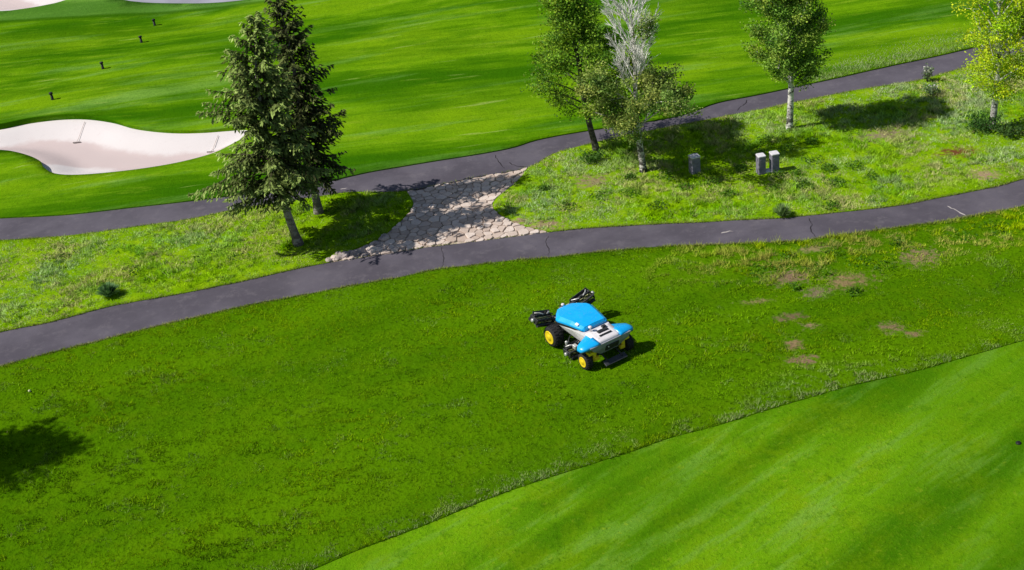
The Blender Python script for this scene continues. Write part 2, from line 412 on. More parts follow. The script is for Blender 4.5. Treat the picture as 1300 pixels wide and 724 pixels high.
# ------------------------------------------------------------------ the lie of the land
np_up = [(-420, 505), (-200, 468), (0, 423), (69, 408), (148, 388), (221, 375), (300, 360), (363, 345), (407, 336), (500, 321), (569, 310), (641, 301), (697, 293), (756, 287.5), (848, 282.5), (922, 279), (1000, 274.5), (1111, 264), (1188, 251), (1261, 237), (1300, 227), (1420, 195), (1600, 140)]
np_lo = [(-420, 560), (-200, 515), (0, 466), (62, 449), (121, 434), (190, 416), (300, 391), (415, 368.5), (500, 353), (560, 341), (640, 331), (709, 324), (778, 316.5), (853, 311.5), (928, 308.5), (1000, 305.5), (1034, 302), (1121, 290.5), (1208, 278), (1300, 261), (1420, 232), (1600, 180)]
fp_up = [(-420, 300), (-200, 285), (0, 275), (83, 271.5), (148, 265), (221, 258), (283, 251), (350, 243), (410, 233), (468, 220), (548, 206), (641, 190), (681, 178), (742, 167), (857, 149), (910, 132), (971, 120), (1050, 103), (1138, 83.5), (1208, 68), (1300, 44), (1420, 10), (1600, -40)]
fp_lo = [(-420, 336), (-200, 317), (0, 303), (52, 300), (114, 295.5), (183, 286), (242, 279), (300, 267), (360, 258), (410, 250), (451, 245), (516, 243), (599, 226), (671, 212), (701, 196), (740, 184), (836, 164), (904, 151), (965, 140), (1010, 131), (1080, 117), (1168, 102), (1214, 89), (1300, 66), (1420, 32), (1600, -20)]
cross_l = [(516, 243), (525, 259), (518, 271), (502, 287), (479, 305), (452, 316), (430, 326), (417, 333.5)]
cross_r = [(697, 293), (678, 289), (655, 282), (634, 271), (625, 261.5), (632, 250), (655, 231.5), (671, 212)]
edge_n = [(-150, 950), (100, 846), (250, 783), (330, 750), (395, 724), (468, 694), (545, 665), (634, 629), (699, 607), (800, 576), (850, 558), (911, 542), (992, 517), (1073, 493), (1175, 468), (1256, 444), (1297, 432), (1400, 402), (1600, 345), (1800, 290)]
bunk = [(-90, 180), (-50, 170), (0, 162.5), (33, 156), (73, 151.5), (109, 151), (143, 155), (172, 162), (212, 166), (252, 166), (290, 163.5), (312, 162.5), (320, 166), (312, 174), (298, 182), (272, 195), (232, 206), (186, 214), (139, 219.5), (99, 222.5), (70, 222), (57, 217), (53, 210), (40, 201), (20, 195), (0, 192.5), (-50, 190)]
bunk2 = [(-130, 8), (-60, 16), (0, 14.5), (30, 11), (60, 6), (78, 2), (86, -3), (60, -12), (0, -22), (-80, -15)]
farpath = [(-20, -34), (120, -9), (165, 1.5), (230, 2), (300, 0), (380, -8), (470, -22), (470, -42), (300, -22), (200, -20), (120, -28), (-20, -60)]

L_npu, L_npl, L_fpu, L_fpl, L_edge = [smooth_line(q) for q in (np_up, np_lo, fp_up, fp_lo, edge_n)]
# frayed edges
rng = np.random.default_rng(4)
for L, a in ((L_npu, .05), (L_npl, .045), (L_fpu, .025), (L_fpl, .05), (L_edge, .022)):
    s = np.arange(len(L))*.45
    L[1:-1, 1] += (a*(2*fbm(s, s*0+3.3, 1.6, 5)-1)*1.4)[1:-1]
def ring(pix, step=.4):
    L = smooth_line(pix+[pix[0]], step)[:-1]; return L
P_npath = np.vstack([L_npu, L_npl[::-1]]); P_fpath = np.vstack([L_fpu, L_fpl[::-1]])
def nearest_on(L, p): return int(np.argmin(np.hypot(L[:, 0]-p[0], L[:, 1]-p[1])))
def sub(L, a, b):
    i, j = nearest_on(L, a), nearest_on(L, b); return L[i:j+1] if i <= j else L[j:i+1][::-1]
cl, crr = smooth_line(cross_l, .35), smooth_line(cross_r, .35)
s_low = sub(L_npu, cl[-1], crr[0]); s_up = sub(L_fpl, crr[-1], cl[0])
P_cross = np.vstack([cl[1:-1], s_low, crr[1:-1], s_up])
P_bunk, P_bunk2, P_farp = ring(bunk, .3), ring(bunk2, .5), ring(farpath, 1.0)
P_ffair = np.vstack([L_fpu, [(120, 150), (120, 260), (-160, 260), (-160, 60)]])
P_nfair = np.vstack([L_edge, [(70, 30), (60, 5), (-5, 5)]])

# constrained triangulation of everything at once; every triangle then goes to the surface it lies in
def line_edges(pts, loops):
    edges = []
    for L, closed in loops:
        b = len(pts); pts += [tuple(p) for p in L]; n = len(L)
        edges += [(b+i, b+i+1) for i in range(n-1)]
        if closed: edges.append((b+n-1, b))
    return edges
pts = []
edges = line_edges(pts, [(P_npath, True), (P_fpath, True), (P_ffair, True), (P_nfair, True), (cl, False), (crr, False), (P_bunk, True), (P_bunk2, True), (P_farp, True)])
random.seed(2)
def grid(x0, x1, y0, y1, st, test=None):
    xs, ys = np.meshgrid(np.arange(x0, x1, st), np.arange(y0, y1, st))
    xs = xs.ravel()+rng.uniform(-.3, .3, xs.size)*st; ys = ys.ravel()+rng.uniform(-.3, .3, ys.size)*st
    k = test(xs, ys) if test else np.ones(len(xs), bool)
    return list(zip(xs[k], ys[k]))
infr = lambda x, y: (np.abs(x) < 14+.36*y)
pts += grid(-50, 50, 20, 75, .9, infr) + grid(-65, 65, 75, 150, 1.6, infr)
bx0, by0 = P_bunk.min(0); bx1, by1 = P_bunk.max(0)
pts += grid(bx0, bx1, by0, by1, .33, lambda x, y: inside(x, y, P_bunk) & (dist_line(x, y, P_bunk, True) > .12))
pts += grid(*[q for ab in zip(P_bunk2.min(0), P_bunk2.max(0)) for q in ab], .7, lambda x, y: inside(x, y, P_bunk2) & (dist_line(x, y, P_bunk2, True) > .25))
pts += grid(-400, 400, -150, 600, 25, lambda x, y: ~((np.abs(x) < 75) & (y > 15) & (y < 155)))
pts += grid(-4000, 4000, -4000, 4000, 400, lambda x, y: ~((np.abs(x) < 420) & (y > -170) & (y < 620)))
res = delaunay_2d_cdt([Vector(p) for p in pts], edges, [], 0, 1e-4)
PV = np.array([(v.x, v.y) for v in res[0]]); PF = np.array([f for f in res[2] if len(f) == 3])
cen = PV[PF].mean(1)
zone = np.zeros(len(PF), int)     # 0 ground
zone[inside(cen[:, 0], cen[:, 1], P_nfair)] = 2
zone[inside(cen[:, 0], cen[:, 1], P_ffair)] = 1
zone[inside(cen[:, 0], cen[:, 1], P_cross)] = 5
zone[inside(cen[:, 0], cen[:, 1], P_fpath)] = 4
zone[inside(cen[:, 0], cen[:, 1], P_npath)] = 3
zone[inside(cen[:, 0], cen[:, 1], P_bunk)] = 6
zone[inside(cen[:, 0], cen[:, 1], P_bunk2)] = 7
zone[inside(cen[:, 0], cen[:, 1], P_farp)] = 8

lipz = G(56, 216)
def bunker_z(x, y, poly, depth, face):
    d = dist_line(x, y, poly, True)
    t = np.clip(d/face, 0, 1); t = t*t*(3-2*t)
    z = h(x, y) - .10 - depth*t + .05*fbm(x, y, 1.5, 9)*t
    return z
def surf_z(k, x, y):
    z = h(x, y)
    if k in (0,): return z
    if k == 1:
        d = np.minimum(dist_line(x, y, P_bunk, True), 6)
        dl_ = np.minimum(dist_line(x, y, smooth_line(bunk[1:6], .6)), 6)
        return z + .03 + .05*np.exp(-(d/.9)**2) + .16*np.exp(-(dl_/.6)**2) + .25*np.exp(-(np.hypot(x-lipz[0]+.7, y-lipz[1])/1.3)**2)
    if k == 2: return z-.02
    if k in (3, 4, 8): return z-.03
    if k == 5: return z-.06
    if k == 6: return bunker_z(x, y, P_bunk, .62, 2.2)
    if k == 7: return bunker_z(x, y, P_bunk2, .5, 2.5)
NAMES = {0: ('ground', 'rough', 'long rough grass ground running under the trees and beside the paths', 'ground'),
         1: ('fairway', 'ffair', 'bright mown fairway around the sand bunker beyond the far cart path', 'fairway'),
         2: ('fairway', 'nfair', 'smooth striped fairway turf cut short below the rough edge line', 'fairway'),
         3: ('cart_path', 'asphalt', 'curving grey asphalt cart path with thin cracks beside the mower', 'path'),
         4: ('cart_path', 'asphalt', 'grey asphalt cart path running along the fairway behind the trees', 'path'),
         5: ('stone_crossing', 'grout', 'pale flagstone crossing joining the two asphalt cart paths', 'paving'),
         6: ('bunker', 'sand', 'large curved sand bunker with pale sand and two rakes', 'bunker'),
         7: ('bunker', 'sand', 'distant sand bunker at the far end of the fairway', 'bunker'),
         8: ('cart_path', 'concrete', 'short stretch of pale grey path far beyond the fairway', 'path')}
isl_l = np.vstack([sub(L_fpl, G(-60, 307), G(516, 243)), cl, sub(L_npu, G(417, 333), G(-60, 437))])
isl_r = np.vstack([sub(L_fpl, G(671, 212), G(1400, 38)), sub(L_npu, G(1400, 201), G(697, 293)), crr])
SURF = {}
for k, (nm, mat, lab, cat) in NAMES.items():
    F = PF[zone == k]; used, inv = np.unique(F, return_inverse=True); F = inv.reshape(F.shape)
    XY = PV[used]; Z = surf_z(k, XY[:, 0], XY[:, 1]); V = np.column_stack([XY, Z])
    # orient up
    a = XY[F[:, 1]]-XY[F[:, 0]]; b = XY[F[:, 2]]-XY[F[:, 0]]; fl = (a[:, 0]*b[:, 1]-a[:, 1]*b[:, 0]) < 0; F[fl] = F[fl][:, ::-1]
    if k in (0, 1):          # sod edge: the cut side of the turf going down past the path, sand or fairway
        E = np.vstack([F[:, [0, 1]], F[:, [1, 2]], F[:, [2, 0]]]); key = np.sort(E, 1); _, idx, cnt = np.unique(key, axis=0, return_index=True, return_counts=True)
        B = E[idx[cnt == 1]]; n0 = len(V)
        bi, binv = np.unique(B, return_inverse=True); B2 = binv.reshape(B.shape)+n0
        V2 = V[bi].copy(); V2[:, 2] -= .45 if k == 1 else .14
        V = np.vstack([V, V2])
        F = np.vstack([F, np.column_stack([B[:, 1], B[:, 0], B2[:, 0]]), np.column_stack([B[:, 1], B2[:, 0], B2[:, 1]])])
    col = None
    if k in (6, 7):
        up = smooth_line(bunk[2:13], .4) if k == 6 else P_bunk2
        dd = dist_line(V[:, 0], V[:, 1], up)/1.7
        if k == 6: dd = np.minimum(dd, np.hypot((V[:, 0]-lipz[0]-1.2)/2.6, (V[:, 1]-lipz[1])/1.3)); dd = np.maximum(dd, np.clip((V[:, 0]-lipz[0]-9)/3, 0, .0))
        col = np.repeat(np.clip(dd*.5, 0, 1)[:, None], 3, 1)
    if k == 0:
        isl = np.zeros(len(V), bool)
        for ip in (isl_l, isl_r): isl |= inside(V[:, 0], V[:, 1], ip) | (dist_line(V[:, 0], V[:, 1], ip, True) < .02)
        col = np.repeat(isl[:, None].astype(float), 3, 1)
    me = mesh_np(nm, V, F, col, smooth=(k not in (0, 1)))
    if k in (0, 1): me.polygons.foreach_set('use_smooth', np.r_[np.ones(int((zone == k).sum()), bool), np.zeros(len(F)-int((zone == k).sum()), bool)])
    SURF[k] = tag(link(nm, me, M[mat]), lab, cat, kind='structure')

# ------------------------------------------------------------------ flagstones in the crossing
def clip(poly, p, n):
    out = []
    for i in range(len(poly)):
        a, b = poly[i], poly[(i+1) % len(poly)]; da, db = (a-p)@n, (b-p)@n
        if da <= 0: out.append(a)
        if (da < 0 < db) or (db < 0 < da): out.append(a+(b-a)*da/(da-db))
    return out
mn, mx = P_cross.min(0)-.3, P_cross.max(0)+.3
seeds = []
r2 = np.random.default_rng(11)
for _ in range(12000):
    q = r2.uniform(mn, mx); sp = .235+.175*vnoise(q[0], q[1], .7, 2)
    if all((q-s)@(q-s) > sp*sp for s in seeds): seeds.append(q)
seeds = np.array(seeds)
ins = inside(seeds[:, 0], seeds[:, 1], P_cross)
nstone = 0
for i, q in enumerate(seeds):
    if not ins[i]: continue
    poly = [q+np.array(c) for c in ((-1, -1), (1, -1), (1, 1), (-1, 1))]
    d2 = ((seeds-q)**2).sum(1); gap = random.uniform(.010, .030)
    for j in np.argsort(d2)[1:22]:
        n = seeds[j]-q; ln = np.linalg.norm(n); n = n/ln
        poly = clip(poly, q+n*(ln/2-gap), n)
        if len(poly) < 3: break
    for a, b in zip(P_cross, np.roll(P_cross, -1, 0)):       # keep inside the crossing's own edge
        ab = b-a; L = np.linalg.norm(ab)
        if L < 1e-6: continue
        t = np.clip((q-a)@ab/L/L, 0, 1); foot = a+ab*t; n = foot-q; ln = np.linalg.norm(n)
        if 1e-6 < ln < .5 and len(poly) >= 3: poly = clip(poly, foot-n/ln*.015, n/ln)
    if len(poly) < 3: continue
    poly = np.array(poly); area = .5*abs(np.sum(poly[:, 0]*np.roll(poly[:, 1], -1)-poly[:, 1]*np.roll(poly[:, 0], -1)))
    if area < .018: continue
    c = poly.mean(0)
    # knock the corners off
    pp = []
    cr_ = r2.uniform(.04, .2)
    for a, b in zip(poly, np.roll(poly, -1, 0)): q1, q2 = a*(1-cr_)+b*cr_, a*cr_+b*(1-cr_); pp += [q1, (q1+q2)/2+r2.normal(0, .014, 2), q2]
    pp = np.array(pp); z0 = float(h(*c)); tilt = r2.normal(0, .035, 2); up = r2.uniform(-.03, .03)
    m = MB(); n = len(pp)
    zz = lambda P_, dz: [(p[0]-c[0], p[1]-c[1], dz+(p-c)@tilt) for p in P_]
    m.loft([zz(pp, -.075), zz(pp, up-.015), zz(c+(pp-c)*.93, up)])
    o = m.build('flagstone', M['stone'], SURF[5]); o.location = (c[0], c[1], z0); nstone += 1

# cracks and scuffs on the asphalt
def strip(name, pix, wid, mat, parent, zoff=-.026):
    L = smooth_line(pix, .12); L += np.random.default_rng(len(pix)).normal(0, .02, L.shape)
    t = np.gradient(L, axis=0); t /= np.linalg.norm(t, axis=1)[:, None]; n = np.column_stack([-t[:, 1], t[:, 0]])
    wv = wid*(.4+.9*vnoise(np.arange(len(L)), np.arange(len(L))*0, 2.5, 1))[:, None]; wv[0] *= .1; wv[-1] *= .1
    V = np.vstack([L+n*wv/2, L-n*wv/2]); k = len(L); Z = h(V[:, 0], V[:, 1])+zoff
    F = np.array([(i, i+1, k+i+1, k+i) for i in range(k-1)])
    return link(name, mesh_np(name, np.column_stack([V, Z]), F), M[mat], parent)
strip('crack', [(696, 298), (693, 307), (697, 314), (695, 323)], .035, 'crack', SURF[3])
strip('crack', [(1026, 275), (1031, 283), (1030, 292), (1036, 300)], .045, 'crack', SURF[3])
strip('crack', [(560, 312), (563, 326), (561, 339)], .03, 'crack', SURF[3])
strip('crack', [(628, 196), (634, 206), (640, 214)], .05, 'crack', SURF[4])
strip('crack', [(935, 141), (946, 132), (948, 127)], .05, 'crack', SURF[4])
strip('crack', [(645, 205), (655, 210), (668, 211)], .06, 'crack', SURF[4])
strip('scuff_mark', [(914, 294), (920, 293), (931, 292)], .10, 'scuff', SURF[3])
strip('scuff_mark', [(1201, 260), (1212, 265), (1226, 273)], .07, 'scuff', SURF[3])
strip('scuff_mark', [(431, 241), (436, 240.5), (442, 240)], .09, 'scuff', SURF[4])

# ------------------------------------------------------------------ grass blades
def soil_mask(x, y):
    m = np.zeros(len(x))
    wob = fbm(x, y, .55, 21)
    for px, py, rx, ry, c in SOIL:
        a, b = G(px, py); d = np.hypot((x-a)/rx, (y-b)/ry)+(wob-.5)*2.2
        m = np.maximum(m, np.clip((1.15-d)/.7, 0, 1))
    return m
def scatter(poly, dens, r):
    mn, mx = poly.min(0), poly.max(0); n = int((mx-mn).prod()*dens)
    p = r.uniform(mn, mx, (n, 2)); return p[inside(p[:, 0], p[:, 1], poly)]
def blades(name, P, hgt, wid, lean, col, r, label, zb=0.0):
    n = len(P); az = r.uniform(0, 2*math.pi, n); la = r.uniform(0, 2*math.pi, n)
    z = h(P[:, 0], P[:, 1])-.02+zb
    dx, dy = np.cos(az)*wid/2, np.sin(az)*wid/2
    ll = lean*hgt*r.uniform(.3, 1.2, n)
    V = np.empty((n, 3, 3)); V[:, 0] = np.column_stack([P[:, 0]-dx, P[:, 1]-dy, z]); V[:, 1] = np.column_stack([P[:, 0]+dx, P[:, 1]+dy, z])
    V[:, 2] = np.column_stack([P[:, 0]+np.cos(la)*ll, P[:, 1]+np.sin(la)*ll, z+hgt])
    o = link(name, mesh_np(name, V.reshape(-1, 3), np.arange(3*n).reshape(n, 3), np.repeat(col, 3, 0)), M['blade'])
    return tag(o, label, 'grass', kind='stuff')
def mixc(a, b, t): t = np.clip(t, 0, 1)[:, None]; return np.array(a)*(1-t)+np.array(b)*t
BR = np.random.default_rng(8)

# near rough (mown a few centimetres high, clumpy)
near_poly = np.vstack([sub(L_npl, G(-60, 480), G(1380, 245)), sub(L_edge, G(1400, 402), G(250, 783)), [G(100, 790), G(-60, 790)]])
P = scatter(near_poly, 760, BR)
L_a, L_b = sub(L_npl, G(-60, 480), G(1380, 245)), sub(L_edge, G(1400, 402), G(250, 783))
dl = dist_line(P[:, 0], P[:, 1], L_a); de = dist_line(P[:, 0], P[:, 1], L_b)
ca, sa = math.cos(-A_NEAR), math.sin(-A_NEAR)

lump = sstep(fbm(P[:, 0], P[:, 1], 2.6, 61), .40, .72)*.65+.35                       # where the turf is lumpy and where it is even
lump = np.maximum(lump, .8*np.exp(-(de/.8)**2))
cf = fbm(P[:, 0]*.8+P[:, 1]*.3, P[:, 1]*1.15, .34, 1)
cl1 = sstep(cf, .44, .58)                                                     # clump or hollow
divot = np.maximum(sstep(fbm(P[:, 0], P[:, 1]*2.0, .26, 77), .63-.06*lump, .67-.06*lump), .0)                   # old divots without grass
so_ = soil_mask(P[:, 0], P[:, 1])
keep = (BR.random(len(P)) > so_*.62) & (BR.random(len(P)) < 1-.42*lump*(1-cl1)) & (dl > .02) & (BR.random(len(P)) > .92*divot)
P, dl, de, cl1, so_, lump = P[keep], dl[keep], de[keep], cl1[keep], so_[keep], lump[keep]
n = len(P)
u = P[:, 0]*ca-P[:, 1]*sa; v = P[:, 0]*sa+P[:, 1]*ca
band = fbm(u*.18, v, 1.9, 4); yel = fbm(P[:, 0], P[:, 1], 2.6, 12)
rightside = np.clip((P[:, 0]-4)/7, 0, 1)*np.clip(1-(dl-1.4-1.6*fbm(P[:, 0], P[:, 1], 2.2, 44))/1.6, 0, 1)      # unmown weedy corner by the path
hg = (.028+.095*lump*cl1)*BR.uniform(.6, 1.3, n)*(1+1.1*rightside*cl1) + .05*np.exp(-(de/.16)**2) + .02*np.exp(-(dl/.12)**2)

col = mixc((.050, .158, .002), (.118, .275, .002), (band-.36)*3.4)
col = bl(col, (.26, .34, .004), np.exp(-(dl/1.4)**2)*.5*np.clip((-P[:, 0]-6)/8, 0, 1))
col *= (1.0+.25*np.clip((P[:, 1]-36)/8, -1, 1)*np.clip(1-np.abs(P[:, 0]+1)/16, 0, 1))[:, None]        # lusher nearer the path
col = bl(col, (.190, .300, .001), np.clip((yel-.44)*2.8, 0, .7))
col = bl(col, (.165, .330, .006), lump*cl1*.6*BR.random(n)*1.5)
col = bl(col, (.30, .44, .003), rightside*np.clip(BR.random(n)+.35, 0, 1))
col = bl(col, (.36, .36, .09), rightside*sstep(fbm(P[:, 0], P[:, 1], 1.5, 66), .42, .62)*.75)
col = bl(col, (.24, .33, .12), np.exp(-(de/(.45+.8*vnoise(u, v*0, 4.0, 8)))**2)*sstep(fbm(P[:, 0], P[:, 1], 1.0, 30), .30, .55)*.85)
col = bl(col, (.26, .30, .07), np.exp(-(dl/.16)**2)*.8)
col = bl(col, (.30, .25, .11), (BR.random(n) < .008+.6*so_)*.75)
col = bl(col, (.17, .27, .075), sstep(fbm(P[:, 0], P[:, 1], 1.0, 33), .58, .68)*.5*(BR.random(n) < .6))
pas = np.sin(v*2*math.pi/4.6+2.2*fbm(u*.15, v*.3, 2.0, 15)*2)*.5+fbm(u*.12, v, 2.4, 19)*1.6-.8  # mower passes: light off the leaning blades, painted into their colour
col *= ((1.30+.30*np.clip(pas, -1, 1))*(1-.2*np.clip((-P[:, 0]-1)/12, 0, 1)*np.clip((42-P[:, 1])/8, 0, 1)))[:, None]*np.array((1.07, 1, 1))
col *= BR.uniform(.6, 1.4, n)[:, None]
blades('mown_rough_grass', P, hg, BR.uniform(.018, .038, n), .9, col, BR, 'short clumpy dark green rough grass around the blue mower')
fr = []
for L, sg, nb_, off_ in ((L_npl, -1, 17000, .07), (L_npu, 1, 9000, .06), (L_fpl, -1, 9000, .08)):
    seg = L[(L[:, 0] > -32) & (L[:, 0] < 36)]; k = BR.integers(0, len(seg)-1, nb_); t = BR.random(nb_)[:, None]
    q = seg[k]*(1-t)+seg[k+1]*t; q[:, 1] += sg*(np.abs(BR.normal(0, off_, nb_))-.06*vnoise(q[:, 0], q[:, 1], .5, 16)); fr.append(q[(vnoise(q[:, 0], q[:, 1], .6, 6) > .3) | (BR.random(nb_) < .35)])
P = np.vstack(fr); c_ = mixc((.14, .22, .01), (.34, .36, .12), fbm(P[:, 0], P[:, 1], 1.3, 99)*1.6-.3)*BR.uniform(.7, 1.3, len(P))[:, None]
P = P[~inside(P[:, 0], P[:, 1], P_cross)]; c_ = c_[:len(P)]
blades('path_fringe_grass', P, BR.uniform(.03, .12, len(P)), BR.uniform(.018, .035, len(P)), 1.0, c_, BR, 'dry pale grass fringe creeping over the asphalt edges')
# clippings left on the short fairway
cp_ = np.vstack([L_b, [G(1400, 800), G(250, 800)]])
P = scatter(cp_, 9, BR); P = P[BR.random(len(P)) < sstep(fbm(P[:, 0], P[:, 1], 2.2, 90), .40, .65)]
blades('grass_clippings', P, BR.uniform(.015, .035, len(P)), BR.uniform(.03, .07, len(P)), 1.5, np.array((.30, .42, .02))*BR.uniform(.6, 1.3, len(P))[:, None], BR, 'pale clippings and taller blades speckling the smooth near fairway', -.02)

# tall rough between the two paths and on to the right
PS = []; HS = []; WS = []; CS = []
for poly, sd in ((isl_l, 1), (isl_r, 2)):
    T = scatter(poly, 30, BR)                        # tufts
    cl2 = fbm(T[:, 0], T[:, 1], 1.6, 40+sd); so_ = soil_mask(T[:, 0], T[:, 1])
    T = T[(BR.random(len(T)) > so_*.95)]; cl2 = fbm(T[:, 0], T[:, 1], 1.6, 40+sd)
    db = dist_line(T[:, 0], T[:, 1], poly, True)
    th = (.07+.17*np.clip((cl2-.3)*2, 0, 1))*BR.uniform(.6, 1.3, len(T))*np.clip(.45+db/1.2, 0, 1)
    tone = BR.random(len(T)); zone_t = fbm(T[:, 0], T[:, 1], 2.4, 50+sd); palez = fbm(T[:, 0], T[:, 1], 3.4, 60+sd)
    tc = mixc((.130, .380, .002), (.330, .560, .003), zone_t*1.5-.2)
    k = np.clip((palez-.44)*4, 0, .9)[:, None]*(.7 if sd == 1 else 1); tc = tc*(1-k)+np.array((.42, .54, .22))*k
    k = sstep(fbm(T[:, 0], T[:, 1], 2.0, 85), .34, .6)[:, None]*np.clip((T[:, 0]-11)/6, 0, .8)[:, None]; tc = tc*(1-k)+np.array((.44, .54, .27))*k
    for qx, qy, qr in ((255, 300, 2.2), (25, 350, 2.6), (1190, 160, 2.5), (690, 262, 1.6)):
        gg = G(qx, qy); k = np.exp(-(np.hypot(T[:, 0]-gg[0], (T[:, 1]-gg[1]))/qr)**2)[:, None]*.7; tc = tc*(1-k)+np.array((.36, .54, .24))*k
    k = np.clip((fbm(T[:, 0], T[:, 1], 1.9, 80+sd)-.50)*5, 0, .75)[:, None]; tc = tc*(1-k)+np.array((.50, .48, .18))*k
    k = ((tone < .16)*.85)[:, None]; tc = tc*(1-k)+np.array((.07, .20, .004))*k
    k = ((tone > .90)*.6)[:, None]; tc = tc*(1-k)+np.array((.50, .47, .22))*k
    k = np.clip(soil_mask(T[:, 0], T[:, 1])*1.2, 0, .8)[:, None]; tc = tc*(1-k)+np.array((.42, .36, .20))*k
    nb = 15; rr = np.repeat(np.arange(len(T)), nb); R_ = BR.uniform(0, 1, len(rr))**.6*.16; A_ = BR.uniform(0, 6.283, len(rr))
    Q = T[rr]+np.column_stack([np.cos(A_), np.sin(A_)])*R_[:, None]
    PS.append(Q); HS.append(th[rr]*BR.uniform(.5, 1.15, len(rr))); CS.append(tc[rr]*BR.uniform(.7, 1.45, len(rr))[:, None]*BR.uniform(.7, 1.4, len(T))[rr][:, None])
P = np.vstack(PS); H_ = np.hstack(HS); c_ = np.vstack(CS)
ok = inside(P[:, 0], P[:, 1], isl_l) | inside(P[:, 0], P[:, 1], isl_r); P, H_, c_ = P[ok], H_[ok], c_[ok]
blades('tall_rough_grass', P, H_, BR.uniform(.022, .045, len(P)), 1.1, c_, BR, 'tall tufted yellow green grass between the two cart paths')

# long fringe of grass just over the far path at its right end, plus worn fringe along the fairway side
seg = sub(L_fpu, G(1040, 105), G(1380, 20)); k = BR.integers(0, len(seg), 9000)
off = np.abs(BR.normal(0, 1.5, 9000))*np.clip((seg[k][:, 0]-14)/6, .15, 1); P = seg[k]+np.column_stack([BR.normal(0, .3, 9000)-off*.25, off])
okk = inside(P[:, 0], P[:, 1], P_ffair); P = P[okk]; off = off[okk]
c_ = mixc((.17, .32, .02), (.50, .55, .32), fbm(P[:, 0], P[:, 1], 1.8, 71)*1.4-.2)*BR.uniform(.7, 1.3, len(P))[:, None]
blades('path_edge_grass', P, .22*BR.uniform(.4, 1.2, len(P))*np.exp(-off/2.2), BR.uniform(.02, .04, len(P)), .8, c_, BR, 'pale seeding grass fringe along the far cart path', .03)

# broadleaf weeds
def leafquads(name, Cc, U, Vv, col, mat, parent=None):
    n = len(Cc); V = np.stack([Cc-U, Cc+Vv, Cc+U, Cc-Vv], 1).reshape(-1, 3)
    return link(name, mesh_np(name, V, np.arange(4*n).reshape(n, 4), np.repeat(col, 4, 0)), mat, parent)
def rand_dirs(n, r):
    d = r.normal(size=(n, 3)); return d/np.linalg.norm(d, axis=1)[:, None]
spots = [(1035, 205), (1052, 215), (1010, 222), (1020, 236), (985, 240), (990, 222), (1060, 232), (1085, 212), (905, 232), (870, 238), (940, 215), (925, 246), (800, 245), (760, 250), (835, 262), (720, 262), (800, 226), (1000, 190), (975, 180), (1030, 182), (1055, 262), (845, 224), (690, 240), (1105, 225), (70, 330), (250, 335), (170, 345), (300, 330), (1000, 326), (1060, 322), (1090, 332), (1120, 340), (955, 345), (1040, 345), (980, 338), (1085, 372), (1010, 366), (1140, 310), (1220, 300), (1260, 290)]
CC = []; UU = []; VV = []; KK = []
for px, py in spots:
    g0 = G(px, py); n = int(BR.integers(90, 220) if py < 280 else BR.integers(40, 110)); R = BR.uniform(.25, .7)
    a = BR.uniform(0, 6.283, n); q = BR.uniform(0, 1, n)**.6*R*(.6+.7*vnoise(np.cos(a)*2+px, np.sin(a)*2, .8, 3))
    x, y = g0[0]+np.cos(a)*q, g0[1]+np.sin(a)*q
    z = h(x, y)+BR.uniform(.02, .26, n)*(1-q/R*.5)
    U = rand_dirs(n, BR)*[1, 1, .5]; W = np.cross(U, rand_dirs(n, BR)); W /= np.linalg.norm(W, axis=1)[:, None]+1e-6
    s = BR.uniform(.035, .075, n)[:, None]
    CC.append(np.column_stack([x, y, z])); UU.append(U*s); VV.append(W*s*.55)
    KK.append(mixc((.025, .10, .004), (.15, .32, .01), BR.random(n))*BR.uniform(.7, 1.2))
tag(leafquads('broadleaf_weeds', np.vstack(CC), np.vstack(UU), np.vstack(VV), np.vstack(KK), M['leaf']), 'low dark green broadleaf weeds scattered through the rough', 'weeds', kind='stuff')

# ------------------------------------------------------------------ trees
def ground_at(px, py):
    g = G(px, py); return Vector((g[0], g[1], float(h(g[0], g[1]))))

